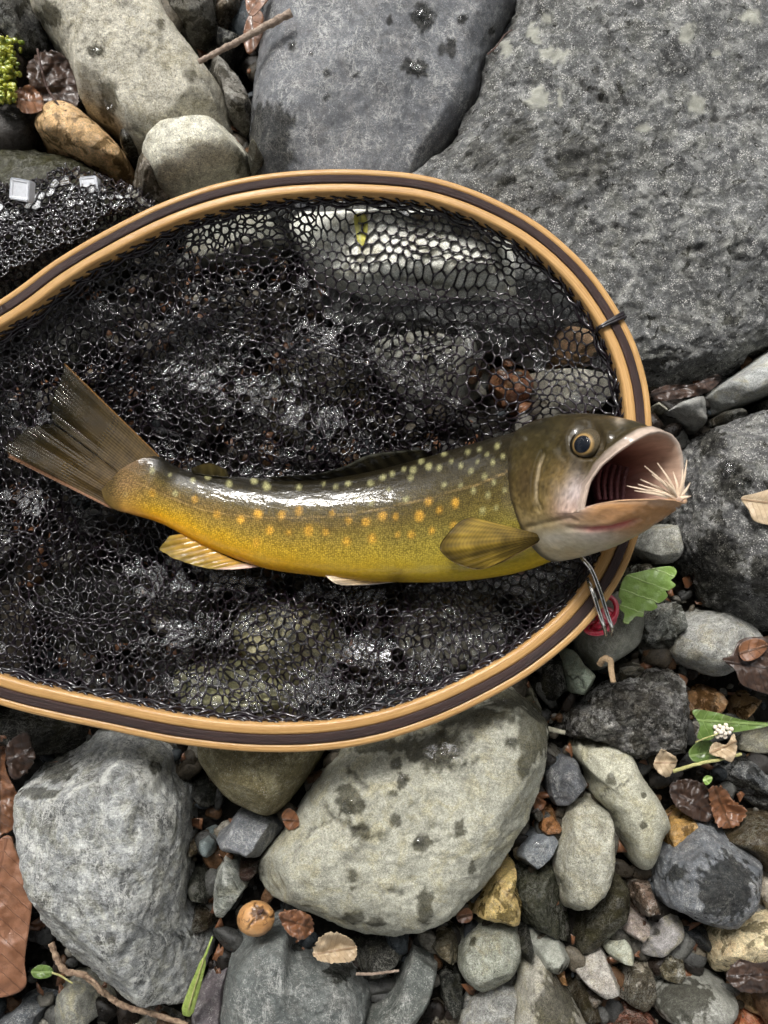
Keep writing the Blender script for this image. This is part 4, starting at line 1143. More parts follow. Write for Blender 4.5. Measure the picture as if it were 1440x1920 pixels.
Dp, Vp, Tr, Cn, Bv, Hh, Bd, Tn, Nn = (q[:NS] for q in (Dp, Vp, Tr, Cn, Bv, Hh, Bd, Tn, Nn))
Hh = Hh * (1 - .12 * smooth(proj(Dp)[0], 994, 1004))
flat = np.sign(ca) * np.abs(ca) ** 0.94
Vb = Cn[:, None] + Hh[:, None, None] * (sa[None, :, None] * Bd[:, None] + (Tr[:, None] * flat[None])[..., None] * Nn[:, None])
alen = np.concatenate([[0], np.cumsum(np.linalg.norm(np.diff(Cn, axis=0), axis=1))]) * 1000
side = np.abs(np.arcsin(np.clip(sa, -1, 1)))[None] * 0
uvb = np.stack([np.repeat(alen, NA), (np.sign(ca)[None] * np.arcsin(sa)[None] * Hh[:, None] * 1000 * .8).ravel()], 1)

# colouring of the near side from the picture, mirrored to the far side
vb = Vb.reshape(-1, 3)
mir = (NA - np.arange(NA)) % NA
src = np.where(ca >= 0, np.arange(NA), mir)
qx, qy = proj(Vb.reshape(-1, 3)); qx = qx.reshape(NS, NA)[:, src]; qy = qy.reshape(NS, NA)[:, src]
hv = np.broadcast_to(sa[None], (NS, NA))                              # -1 belly .. 1 back
uu = np.broadcast_to(np.linspace(0, 1, NS)[:, None], (NS, NA))
pn = np.stack([qx / 40, qy / 40, qx * 0], -1).reshape(-1, 3)
wob = fbm(pn, 3).reshape(NS, NA)
hw = hv + wob * .1
keys = [-1.0, -.86, -.6, -.3, 0.0, .25, .5, .75, 1.0]
mid = np.array([lin(c) for c in ((212, 140, 20), (210, 152, 26), (196, 154, 42), (156, 128, 56), (122, 100, 56), (94, 80, 42), (62, 54, 27), (30, 26, 14), (15, 13, 8))])
tailc = np.array([lin(c) for c in ((190, 140, 52), (188, 146, 60), (172, 138, 74), (152, 124, 80), (134, 110, 78), (102, 90, 56), (74, 66, 42), (44, 38, 23), (24, 21, 13))])
headc = np.array([lin(c) for c in ((176, 150, 40), (172, 150, 42), (158, 142, 58), (124, 112, 54), (92, 80, 40), (74, 64, 32), (52, 45, 23), (34, 29, 16), (22, 19, 11))])
def ramp(tab, h): return np.stack([np.interp(h, keys, tab[:, k]) for k in range(3)], -1)
wt = smooth(uu, .30, .02)[..., None]; wh = smooth(uu, .62, .9)[..., None]
cb = ramp(mid, hw); cb = cb * (1 - wt) + ramp(tailc, hw) * wt; cb = cb * (1 - wh) + ramp(headc, hw) * wh
# vague darker parr bars
bar = np.sin(uu * 62 + wob * 2) * smooth(np.abs(hw - .05), .55, .1)
cb = cb * (1 - .1 * np.maximum(bar, 0))[..., None]
def zs6(x, y): return 440 + x / 2.571, 780 + y / 2.571
def zs5(x, y): return x / 2.769, 660 + y / 2.769
PALE = [zs6(*p) for p in ((655, 322), (545, 325), (485, 340), (430, 328), (310, 345), (150, 340), (90, 312), (850, 300), (745, 355), (1010, 330), (1090, 335), (1045, 218), (985, 250), (1140, 265),
        (1295, 195), (1360, 160), (1265, 145), (1205, 290), (1150, 360), (1250, 320), (1300, 360), (900, 215), (935, 245), (715, 295), (815, 255), (1180, 165), (1125, 175), (1245, 220), (1090, 240), (1215, 185),
        (1420, 120), (1260, 445), (1195, 455), (1220, 380), (825, 400), (760, 280), (655, 415), (590, 400), (700, 230), (860, 260), (1010, 180), (1330, 210), (1170, 220))] + \
       [zs5(*p) for p in ((790, 615), (880, 640), (1000, 665), (1190, 685), (1320, 670), (1390, 700), (650, 740), (910, 735), (1080, 650))]
ORANGE = [zs6(*p) for p in ((30, 500), (115, 472), (225, 478), (550, 505), (628, 512), (440, 560), (355, 555), (260, 562), (170, 550), (775, 485), (890, 485), (985, 455), (1065, 420), (935, 415), (785, 575),
          (850, 575), (660, 590), (540, 605), (470, 470), (310, 460), (1055, 525), (715, 480), (950, 555))] + [zs5(*p) for p in ((790, 735), (1010, 765), (1125, 845), (1250, 872), (1340, 842), (1400, 930), (1330, 990))]
rs = np.random.RandomState(3)
for lst, c, r0, am in ((PALE, (172, 168, 118), 3.9, .6), (ORANGE, (218, 164, 62), 5.6, .72)):
    for (sx_, sy_) in lst:
        m = (np.abs(qx - sx_) < 25) & (np.abs(qy - sy_) < 25)
        if not m.any(): continue
        r = np.hypot((qx[m] - sx_) * rs.uniform(.9, 1.25), (qy[m] - sy_) * rs.uniform(.75, 1.05)) + wob[m] * 3
        a = (am * rs.uniform(.7, 1.0) * smooth(r, r0 * 1.9, r0 * .35))[:, None]
        cb[m] = cb[m] * (1 - a) + lin(c) * a
LAT = [(231, 891), (289, 920), (332, 938), (379, 956), (440, 966), (500, 971), (576, 971), (655, 964), (712, 955), (770, 942), (829, 928), (887, 912), (946, 887), (966, 872)]
dl, _ = seg_dist(qx, qy, LAT)
a = (.5 * np.exp(-(dl / 1.6) ** 2) * (.75 + .25 * np.sin(qx * .9)))[..., None]; cb = cb * (1 - a) + lin((176, 146, 92)) * a
a = (.3 * np.exp(-((dl - 3.2) / 1.4) ** 2))[..., None]; cb = cb * (1 - a)
cb *= 1.04
cb *= (1 - .5 * np.exp(-(np.hypot(qx - 745, qy - 1085) / 18) ** 2))[..., None]
# tail root fades to pinkish grey
a = (smooth(qx, 300, 235) * .7)[..., None]; cb = cb * (1 - a) + lin((128, 100, 62)) * a
a = smooth(qx + wob * 10, 240, 205)[..., None]; cb = cb * (1 - a) + lin((84, 68, 36)) * a
scal = np.broadcast_to(smooth(hv, -.95, -.5) * (1 - .3 * smooth(hv, .6, 1.0)), (NS, NA)).ravel()

fish = empty('trout', (float(Cn[NS // 2, 0]), float(Cn[NS // 2, 1]), .022))
tag(fish, 'brown and yellow spotted trout with its mouth open lying on the net', 'fish')
fb = grid_faces(NS, NA, True)
body = mk('body', np.vstack([vb, Cn[:1]]), [tuple(q) for q in fb.tolist()] + [(NS * NA, (j + 1) % NA, j) for j in range(NA)], SKIN, fish,
          colors={'col': np.vstack([cb.reshape(-1, 3), cb[0, :1]])}, floats={'scale': np.append(scal, 0)}, uv=np.vstack([uvb, uvb[:1]]))

# ------------------------------------------------------------------ head (own frame: a forward, b dorsal, c towards the near side), millimetres
YAW, PIT = math.radians(50), math.radians(13)
kg = int(np.argmin(np.abs(proj(Dp)[0] - 992)))                     # body ring under the gill cover
O_H = Cn[kg]
ea = np.array([math.cos(YAW) * math.cos(PIT), math.cos(YAW) * math.sin(PIT), math.sin(YAW)])
eb = np.array([0, 1.0, 0]) - ea[1] * ea; eb = eb + .06 * np.cross(ea, eb); eb -= (eb @ ea) * ea; eb /= np.linalg.norm(eb)
ec = np.cross(ea, eb)
BAS = np.stack([ea, eb, ec])
def HW(l): return O_H + (np.asarray(l, float) @ BAS) * .001
def LOC(w): return ((np.asarray(w) - O_H) @ BAS.T) * 1000
def on_plane(px, py, c):
    """head-frame point under a picture point, at sideways distance c"""
    d = FWD + (px - 720) / FPX * RIGHT + (960 - py) / FPX * UPV
    t = (c * .001 - (CAM - O_H) @ ec) / (d @ ec)
    return LOC(CAM + d * t)
LIP = [(-90, 1281, 944, 0.), (-75, 1260, 938, 4.5), (-58, 1220, 937, 9.0), (-40, 1160, 939, 12.6), (-26, 1112, 947, 14.4), (-12, 1087, 962, 15.0), (4, 1100, 906, 15.0),
       (22, 1124, 873, 14.6), (42, 1157, 846, 13.0), (60, 1189, 825, 10.0), (76, 1214, 812, 5.4), (90, 1236, 808, 0.), (104, 1256, 815, -5.2), (120, 1270, 832, -9.4), (138, 1277, 856, -12.2),
       (158, 1279, 886, -13.8), (176, 1279, 910, -14.2), (192, 1280, 926, -14.), (206, 1282, 934, -13.4), (220, 1284, 938, -11.6), (238, 1285, 941, -8.4), (255, 1284, 943, -4.4), (270, 1281, 944, 0.)]
LA = np.array([float(q[0]) for q in LIP]); LC = np.array([on_plane(q[1], q[2], q[3]) for q in LIP])
NH, MH = 200, 120
hang = np.linspace(-90, 270, NH, endpoint=False)
lip = np.stack([np.interp(hang, LA, LC[:, k]) for k in range(3)], -1)
for _ in range(4): lip = (np.roll(lip, 1, 0) + 2 * lip + np.roll(lip, -1, 0)) / 4
sn, cs = np.sin(np.radians(hang)), np.cos(np.radians(hang))
ring = Cn[kg] + Hh[kg] * 1.05 * (sn[:, None] * Bd[kg] + (Tr[kg] * 1.04 * np.sign(cs) * np.abs(cs) ** .86)[:, None] * Nn[kg])
G = LOC(ring)
G[:, 0] += -3.2 * np.abs(cs) ** 1.5
outw = np.stack([np.zeros(NH), sn, cs], 1)
Ld = np.linalg.norm(lip - G, axis=1)[:, None]
k2 = (.10 + .34 * np.maximum(sn, 0) ** 1.5 + .22 * np.maximum(-sn, 0) ** 1.5)[:, None]
P1 = G + np.array([1.0, 0, 0]) * Ld * .38 + outw * (np.array([1.6]) + 1.2 * np.abs(cs)[:, None])
P2 = lip + outw * (2.2 + 6.5 * np.maximum(sn, 0)[:, None] ** 2 + 4.6 * np.maximum(-sn, 0)[:, None] ** 2 + 2.5 * np.maximum(-cs, 0)[:, None]) - np.array([1.0, 0, 0]) * Ld * (k2 - .26 * np.maximum(sn, 0)[:, None] ** 2)
s_ = np.linspace(0, 1, MH)[:, None, None]
Hd = (1 - s_) ** 3 * G + 3 * (1 - s_) ** 2 * s_ * P1 + 3 * (1 - s_) * s_ ** 2 * P2 + s_ ** 3 * lip
# brow, cheek groove and gill cover relief
S2 = np.broadcast_to(s_[..., 0], (MH, NH))
al, bl = Hd[..., 0], Hd[..., 1]
# lips roll inwards, then the mouth cavity runs back to the throat
th_c = np.array([-4.0, -3.5, 0])
inn = []
for k, (f_, dep, puff) in enumerate(((1.006, .5, .6), (.985, .9, .9), (.955, .6, .7), (.935, -.4, 0))):
    inn.append(lip * [1, 1, 1] * 1.0 + (lip - lip.mean(0)) * (f_ - 1) + np.array([1.0, 0, 0]) * dep + outw * puff * .3)
lip_in = inn[-1]
thr = np.stack([np.full(NH, th_c[0]), th_c[1] + 6.5 * sn, 7.0 * cs], 1)
for k in range(1, 29):
    q = k / 28
    bul = 1 + .25 * math.sin(math.pi * min(1, q * 1.3))
    r_ = lip_in * (1 - q) + thr * q
    ctr = r_.mean(0)
    r_ = ctr + (r_ - ctr) * np.array([1, bul * (1 - .08 * q), bul * (1 - .08 * q)])
    r_[:, 2] = np.clip(r_[:, 2], -13.6 + 4 * q, 13.6 - 4 * q)
    inn.append(r_)
inn = np.array(inn); KI = len(inn)
ridge_in = .35 * np.sin(np.linspace(0, 40, KI))[:, None, None] * np.array([0, 0, 0])
Hall = np.concatenate([Hd, inn + ridge_in], 0)
NHt = Hall.shape[0]
# preopercle groove + gill cover step on the outer skin
ww = HW(Hall.reshape(-1, 3))
hx, hy = proj(ww); hx = hx.reshape(NHt, NH); hy = hy.reshape(NHt, NH)
hsrc = np.where(cs >= -1e-9, np.arange(NH), (NH - np.arange(NH)) % NH)
hx, hy = hx[:, hsrc], hy[:, hsrc]
def z7(x, y): return 900 + x / 3.349, 720 + y / 3.349
GROOVE = [z7(*p) for p in ((395, 430), (365, 520), (345, 620), (345, 720), (375, 790))]
GROOVE2 = [z7(*p) for p in ((600, 860), (560, 840), (470, 860), (380, 880), (300, 900))]
MAX_ = [z7(*p) for p in ((1120, 250), (960, 330), (850, 420), (740, 540), (680, 640), (620, 780), (600, 850))]
JAW = [z7(*p) for p in ((560, 905), (700, 915), (830, 905), (920, 880), (1010, 850))]
is_out = (np.arange(NHt) < MH)[:, None]
dg, pg = seg_dist(hx, hy, GROOVE); dg2, pg2 = seg_dist(hx, hy, GROOVE2); dm, pm_ = seg_dist(hx, hy, MAX_); dj, pj = seg_dist(hx, hy, JAW)
offs = (-.7 * np.exp(-((dg - 3) / 3) ** 2) - .6 * np.exp(-(dg2 / 4) ** 2) - .8 * np.exp(-(dj / 4.5) ** 2)) * is_out
EYE = (1096, 835)
S_full = np.broadcast_to(np.concatenate([np.linspace(0, 1, MH), np.ones(KI)])[:, None], (NHt, NH))
de = np.hypot((hx - EYE[0] - 6) / 1.0, (hy - EYE[1] + 10) / 1.08)
offs = offs + is_out * (cs > 0)[None] * (.35 * np.exp(-((de - 40) / 9) ** 2) - 1.8 * smooth(de, 38, 24))
pnh = np.stack([hx / 22, hy / 22, hx * 0 + 3], -1).reshape(-1, 3)
offs = offs + is_out * (.7 * np.exp(-((S_full - .93) / .035) ** 2) - .6 * np.exp(-((S_full - .84) / .03) ** 2)) * smooth(np.broadcast_to(sn[None], (NHt, NH)), -.35, -.1)
offs = offs + is_out * .25 * fbm(pnh, 3).reshape(NHt, NH)
Hall = Hall + offs[..., None] * outw[None]
ww = HW(Hall.reshape(-1, 3))
# colours
ch = np.zeros((NHt, NH, 3))
tk = [-1, -.75, -.45, -.15, .15, .5, 1]
def tab(*c): return np.array([lin(q) for q in c])
rear = tab((176, 166, 140), (170, 158, 128), (140, 122, 84), (104, 88, 52), (84, 70, 40), (60, 52, 28), (34, 30, 18))
front = tab((178, 134, 92), (176, 130, 86), (168, 130, 90), (140, 112, 74), (92, 78, 48), (60, 50, 30), (48, 42, 26))
def rp(tb, h): return np.stack([np.interp(h, tk, tb[:, k]) for k in range(3)], -1)
nh_ = fbm(pnh * .8, 3).reshape(NHt, NH)
hb = np.broadcast_to(sn[None], (NHt, NH)) + nh_ * .16
wf = smooth(np.concatenate([np.linspace(0, 1, MH), np.ones(KI)]), .35, .75)[:, None, None]
ch = rp(rear, hb) * (1 - wf) + rp(front, hb) * wf
def paint(d, w, c, am, extra=1.0):
    global ch
    a_ = (am * np.exp(-(d / w) ** 2) * extra * is_out)[..., None]
    ch = ch * (1 - a_) + lin(c) * a_
paint(dg - 1, 2.2, (186, 168, 136), .5, np.minimum(1, 4 * np.minimum(pg, 1 - pg)))
paint(np.hypot((hx - 1078), (hy - 925) * .8), 26, (206, 192, 190), .75)
paint(np.hypot((hx - 1062), (hy - 958)), 24, (176, 150, 140), .6)
paint(np.hypot((hx - 1110) / 3.2, (hy - 1004)), 15, (196, 188, 178), .7)
paint(np.hypot((hx - 1040) / 2.2, (hy - 1010)), 14, (188, 182, 168), .8)
paint(dj, 6, (172, 74, 74), .85, np.minimum(1, 3.5 * np.minimum(pj, 1 - pj)))
paint(np.hypot((hx - 1052), (hy - 895) * .8), 20, (130, 104, 50), .5)
paint(np.hypot((hx - 985) / 1.0, (hy - 900) / 3.), 16, (62, 50, 32), .7)
paint(de, 40, (52, 43, 28), .85)
paint(np.hypot(hx - 1162, hy - 788), 9, (150, 140, 126), .7)
fm = fbm(np.stack([hx / 7, hy / 7, hx * 0 + 8], -1).reshape(-1, 3), 3).reshape(NHt, NH)
ch = ch * (1 + .5 * np.clip(fm, -.7, .7) * smooth(hb, -.7, -.1))[..., None]
gm = smooth(np.arange(NHt), 9, 2)[:, None, None] * smooth(np.broadcast_to(sn[None], (NHt, NH)), .85, .5)[..., None] * .75
ch = ch * (1 - gm) + lin((36, 30, 20)) * gm
# lips and mouth lining
li_ = np.concatenate([smooth(np.linspace(0, 1, MH), .91, .965), np.ones(KI)])[:, None, None]
lipc = np.where((sn > -.35)[None, :, None], lin((188, 170, 156))[None, None], lin((186, 150, 118))[None, None])
ch = ch * (1 - li_ * .85) + lipc * li_ * .85
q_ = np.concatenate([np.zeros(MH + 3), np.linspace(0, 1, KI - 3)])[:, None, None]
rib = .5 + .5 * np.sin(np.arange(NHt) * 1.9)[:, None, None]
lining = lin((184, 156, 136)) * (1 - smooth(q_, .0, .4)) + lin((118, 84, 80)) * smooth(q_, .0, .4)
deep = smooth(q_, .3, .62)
lining = lining * (1 - deep) + (lin((104, 66, 76)) * rib + lin((16, 6, 10)) * (1 - rib)) * deep  # near-black gaps put the throat's depth shade into the lining colour
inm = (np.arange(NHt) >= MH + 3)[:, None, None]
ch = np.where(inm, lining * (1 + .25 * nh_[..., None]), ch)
huv = np.stack([np.repeat(np.arange(NHt) * .45, NH), np.tile(np.arange(NH) * .5, NHt)], 1)
fh = [tuple(q) for q in grid_faces(NHt, NH, True).tolist()] + [tuple((NHt - 1) * NH + j for j in range(NH))]
head = mk('head', ww, fh, SKIN, fish, colors={'col': ch.reshape(-1, 3)}, floats={'scale': np.zeros(len(ww))}, uv=huv)

# gill arches deep in the open mouth
ARCH = None
for k in range(5):
    pts_ = [HW(on_plane(1128 + 12 * k, 868 + 2 * k, -3. - k)), HW(on_plane(1123 + 12 * k, 890 + k, -2. - k)), HW(on_plane(1121 + 12 * k, 910, -2. - k)), HW(on_plane(1124 + 11 * k, 936, -3.0 - k))]
    v, f = tube(spline(pts_, 24), .0008 + .0001 * np.sin(np.linspace(0, 40, 24)), 8)
    n_v = len(v)
    mk('gill_arch', v, f, SKIN, fish, colors={'col': np.tile(lin((128, 88, 94)) * (.9 - .12 * k), (n_v, 1))}, floats={'scale': np.zeros(n_v)}, uv=v[:, :2] * 1000)

# eye: globe with iris and pupil, set where the head surface lies under that point of the picture
bv = BVHTree.FromPolygons(ww.tolist(), fh)
ray = P(np.array(float(EYE[0])), np.array(float(EYE[1])), np.array(0.0)) - CAM
ray /= np.linalg.norm(ray)
hit = bv.ray_cast(Vector(CAM), Vector(ray))
ep = np.array(hit[0])
en = ec * .93 + ea * .18 + eb * .1; en /= np.linalg.norm(en)
RE = .0064
ecn = ep - en * RE * .52
def eye_mat():
    t = NT('trout_eye')
    sx = t.n('SeparateXYZ'); t.set(sx.inputs[0], t.attr('puv', 'Vector'))
    r = sx.outputs[0]
    n = t.noise(t.vmath('SCALE', t.n('TexCoord').outputs['Object'], scale=1000.), 2.0, 3)
    c = t.mix(t.rng(r, .50, .56), (0.004, 0.006, 0.010), (0.30, 0.19, 0.07))
    c = t.mix(t.rng(r, .58, .72), c, t.mix(n, (0.03, 0.025, 0.015), (0.11, 0.085, 0.05)))
    return t.done(t.bsdf(c, .5, None, Specular_IOR_Level=.1))
def cornea_mat():
    t = NT('clear_cornea')
    fr = t.n('Fresnel'); fr.inputs['IOR'].default_value = 1.22
    g = t.n('BsdfGlossy'); g.inputs['Roughness'].default_value = .03
    tr = t.n('BsdfTransparent')
    m = t.n('MixShader'); t.set(m.inputs[0], fr.outputs[0]); t.set(m.inputs[1], tr.outputs[0]); t.set(m.inputs[2], g.outputs[0])
    return t.done(m.outputs[0])
EYEM, CORN = eye_mat(), cornea_mat()
d6, f6 = ico(5)
for sgn in (1, -1):
    n_ = en if sgn == 1 else en - 2 * (en @ ec) * ec
    c_ = ecn
    if sgn == -1:                                                  # the far eye sits in the far side of the head
        l_ = LOC(ep); fh_ = bv.ray_cast(Vector(HW(np.array([l_[0] - 2, l_[1], -40.]))), Vector(ec))
        c_ = np.array(fh_[0]) - n_ * RE * .3
    pole = d6 @ n_
    rad = np.sqrt(np.maximum(0, 1 - pole ** 2)) + (pole < 0) * 2
    front_ = pole > (-.3 if sgn == 1 else .2)
    e_ = mk('eye', c_ + d6 * RE * (1 - .10 * np.maximum(pole, 0)[:, None] ** 2), f6[front_[f6].all(1)], EYEM, fish, uv=np.stack([rad, pole], 1))
    sel = pole > .25
    mk('cornea', c_ + n_ * RE * .05 + d6 * RE * 1.04, f6[sel[f6].all(1)], CORN, e_)

# ------------------------------------------------------------------ fins
def sheet(name, base, edge, z0, z1, col0, col1, rays, thick=.0005, n=90, m=40, wave=.001, op=(1.0, .9), seed=0, rim=None, edgec=None, curl=0.0, rag=.0, parent=None):
    """fin between a base polyline and an outer polyline (picture pixels); z0/z1 heights (scalars or per-vertex lists)"""
    b = spline(base, n); e = spline(edge, n)
    s = np.linspace(0, 1, n); t_ = np.linspace(0, 1, m)
    zz0 = np.interp(s, np.linspace(0, 1, np.size(z0)), np.atleast_1d(z0)); zz1 = np.interp(s, np.linspace(0, 1, np.size(z1)), np.atleast_1d(z1))
    rg = 1 + rag * perlin(np.stack([s * rays * .9, s * 0, s * 0 + seed], 1))
    T_ = t_[None] * rg[:, None]
    x = b[:, None, 0] + (e[:, None, 0] - b[:, None, 0]) * T_; y = b[:, None, 1] + (e[:, None, 1] - b[:, None, 1]) * T_
    z = zz0[:, None] * (1 - t_[None]) + zz1[:, None] * t_[None] + curl * np.sin(np.pi * t_)[None]
    wv = perlin(np.stack([np.repeat(s * 5, m), np.tile(t_ * 1.5, n), np.full(n * m, seed + .5)], 1)).reshape(n, m)
    z = z + wave * wv * t_[None] + .00012 * np.sin(s * rays * 2 * np.pi)[:, None]
    top = P(x.ravel(), y.ravel(), z.ravel())
    th = (thick * (1 - .75 * t_))[None].repeat(n, 0).ravel()
    bot = top.copy(); bot[:, 2] -= th
    N_ = n * m
    f = grid_faces(n, m)
    fl = np.vstack([f, f[:, ::-1] + N_])
    bi = np.concatenate([np.arange(m), np.arange(1, n) * m + m - 1, (n - 1) * m + np.arange(m - 2, -1, -1), np.arange(n - 2, 0, -1) * m])
    bj = np.roll(bi, -1)
    fl = np.vstack([fl, np.stack([bi, bi + N_, bj + N_, bj], 1)])
    c = lin(col0) * (1 - t_)[None, :, None] + lin(col1) * t_[None, :, None]
    c = np.broadcast_to(c, (n, m, 3)).copy()
    bl_ = fbm(np.stack([x.ravel() / 26, y.ravel() / 26, x.ravel() * 0 + seed], 1), 3).reshape(n, m)
    c *= (1 + .45 * bl_)[..., None]
    if rim is not None:                                         # stripe along one leading edge (s near 1 or 0)
        which, wdt, rc = rim
        k_ = smooth(np.abs(s - which), wdt, wdt * .35)[:, None, None]
        c = c * (1 - k_) + lin(rc) * k_
    if edgec is not None:
        k_ = smooth(t_, .8, 1.0)[None, :, None] * .8
        c = c * (1 - k_) + lin(edgec) * k_
    o_ = np.broadcast_to((op[0] * (1 - t_ ** 2) + op[1] * t_ ** 2)[None], (n, m)).ravel()
    uv = np.stack([np.repeat(s * rays, m), np.tile(t_ * 18, n)], 1)
    return mk(name, np.vstack([top, bot]), fl, FIN, fish, colors={'col': np.tile(c.reshape(-1, 3), (2, 1))}, floats={'op': np.tile(o_, 2)}, uv=np.tile(uv, (2, 1)))

tail_base_u = [(298, 854), (288, 874), (270, 892), (250, 906)]
tail_base_l = [(250, 906), (236, 924), (224, 942), (208, 954)]
sheet('tail_fin_lobe', tail_base_u, [(121, 680), (114, 712), (101, 739), (96, 765), (99, 790)], [.044, .045, .0455, .0455], [.047, .046, .044, .043],
      (78, 61, 30), (27, 24, 9), 17, .0016, 110, 70, .0025, (1.0, .62), 2, rim=(0, .05, (104, 72, 28)), rag=.03)
sheet('tail_fin_lobe', tail_base_l, [(97, 793), (58, 801), (32, 818), (12, 833), (16, 858)], [.0455, .0455, .045, .0435], [.045, .045, .046, .046, .045],
      (80, 62, 31), (30, 26, 10), 17, .0016, 110, 70, .003, (1.0, .62), 7, rim=(1, .10, (140, 104, 80)), rag=.03)
sheet('adipose_fin', [(361, 886), (395, 892), (430, 894)], [(357, 878), (392, 868), (424, 880)], .043, .045, (52, 46, 24), (74, 64, 34), 4, .0012, 40, 16, .0003, (1, .9), 3)
sheet('dorsal_fin', [(520, 902), (600, 900), (680, 890), (760, 873), (812, 853)], [(497, 894), (588, 889), (645, 874), (690, 853), (752, 845), (790, 843)], .043, [.044, .046, .048, .047], (26, 23, 13), (30, 27, 17), 12, .001, 110, 24, .0006, (1, .92), 4, edgec=(84, 84, 74))
sheet('pectoral_fin', [(1006, 1000), (1010, 1006), (1012, 1012), (1008, 1018)], [(884, 969), (862, 978), (838, 1002), (824, 1026), (836, 1044), (862, 1060), (902, 1068), (946, 1053)], [.0795, .080, .079, .077], [.0665, .066, .066, .066, .067, .070],
      (70, 56, 20), (128, 106, 40), 13, .0012, 110, 50, .0022, (1, .93), 5, rim=(1, .09, (206, 166, 104)), edgec=(50, 40, 20))
sheet('pelvic_fin', [(700, 1082), (724, 1088), (748, 1091)], [(610, 1079), (624, 1091), (642, 1097), (692, 1097)], [.041, .040, .039], [.043, .042, .041, .040], (196, 150, 54), (214, 196, 170), 8, .001, 60, 30, .0006, (1, .95), 6, rim=(1, .3, (232, 222, 208)))
sheet('anal_fin', [(345, 1000), (390, 1026), (440, 1050), (486, 1063)], [(318, 1004), (304, 1022), (303, 1034), (348, 1055), (392, 1066), (434, 1068)], [.040, .0395, .039, .0385], [.041, .0415, .0415, .041, .040, .0395], (176, 132, 44), (132, 112, 52), 11, .001, 90, 36, .001, (1, .9), 8, rim=(1, .22, (222, 188, 170)), rag=.05)

# ------------------------------------------------------------------ artificial fly caught at the lower jaw tip
def plain(name, c, rough=.5, **kw):
    t = NT(name)
    v = t.vmath('SCALE', t.n('TexCoord').outputs['Object'], scale=1000.0)
    n = t.noise(v, .8, 4, .6)
    c0 = tuple(np.array(c) * .75); c1 = tuple(np.minimum(1, np.array(c) * 1.2))
    return t.done(t.bsdf(t.mix(n, c0, c1), t.rng(n, .3, .7, max(.02, rough - .08), rough + .08), t.bump(n, .15, .0003), **kw))
HACKLE = plain('pale_hackle', (.66, .52, .38), .5)
jt = HW(LC[0] + [-1.0, 1.6, 1.0])
fly = empty('fishing_fly', tuple(jt))
tag(fly, 'pale cream hackle fly hooked in the lower jaw tip of the trout', 'fishing fly')
FT = [(1175, 911), (1190, 920), (1201, 899), (1209, 874), (1233, 868), (1222, 890), (1245, 900), (1288, 862), (1280, 880), (1262, 884), (1294, 905), (1215, 918), (1196, 908), (1296, 930)]
rs = np.random.RandomState(5)
for k, (fx, fy) in enumerate(FT):
    tip = P(np.array(float(fx)), np.array(float(fy)), np.array(jt[2] + rs.uniform(-.002, .006)))
    mid_ = (jt + tip) / 2 + [0, 0, .0015]
    v, f = tube(spline([jt, mid_, tip], 14), np.linspace(.0008, .0001, 14), 6, squash=.5)
    mk('hackle_barb', v, f, HACKLE, fly)
d3, f3 = ico(4)
bdir = np.array([.9, .1, .3])
v = d3 * [.0018, .0011, .0011]
mk('fly_body', jt + v * (1 + .15 * perlin(d3 * 3)[:, None]), f3, plain('fly_thread', (.45, .32, .24), .6), fly)
hk = [jt + np.array(q) * .001 for q in ((0, 0, 0), (1.5, -.5, -.8), (2.0, -1.8, -2.0), (.8, -2.8, -2.4), (-.6, -2.2, -1.6))]
v, f = tube(spline(hk, 24), .00022, 6)
mk('hook', v, f, plain('hook_steel', (.35, .34, .33), .2, Metallic=1.0), fly)
# ------------------------------------------------------------------ leaves, twigs and small things
def leaf_mat(name, c0, c1, vein, rough=.45, coat=.3, vs=.35, blot=(.05, .03, .02), blot_amt=.3):
    t = NT(name)
    uv = t.attr('puv', 'Vector')                        # mm along / across the midrib
    s = t.n('SeparateXYZ'); t.set(s.inputs[0], uv)
    ab = t.math('ABSOLUTE', s.outputs[1])
    n = t.noise(uv, .25, 5, .6); n2 = t.noise(uv, 1.6, 3)
    lat = t.math('SINE', t.math('MULTIPLY', t.math('ADD', t.math('SUBTRACT', s.outputs[0], t.math('MULTIPLY', ab, .55)), t.math('MULTIPLY', n, 1.6)), vs * 6.2832))
    lv = t.rng(lat, .94, .995, 0, 1, True)
    mr = t.rng(ab, .25, .55, 1, 0, True)
    vm = t.math('MAXIMUM', lv, mr)
    c = t.mix(t.rng(n, .3, .7), c0, c1)
    c = t.mix(t.math('MULTIPLY', n2, .35), c, tuple(np.array(c0) * .5))
    c = t.mix(t.rng(t.noise(uv, .12, 5, .65, .6), .52, .7, 0, blot_amt, True), c, blot)
    c = t.mix(t.math('MULTIPLY', vm, .7), c, vein)
    h = t.math('ADD', t.math('MULTIPLY', vm, -.8), t.math('ADD', n, t.math('MULTIPLY', n2, .3)))
    b = t.n('BsdfPrincipled')
    return t.done(t.bsdf(c, t.rng(n, .3, .7, rough - .12, rough + .12), t.bump(h, .6, .0008), Coat_Weight=coat, Coat_Roughness=.15, Subsurface_Weight=0.0))

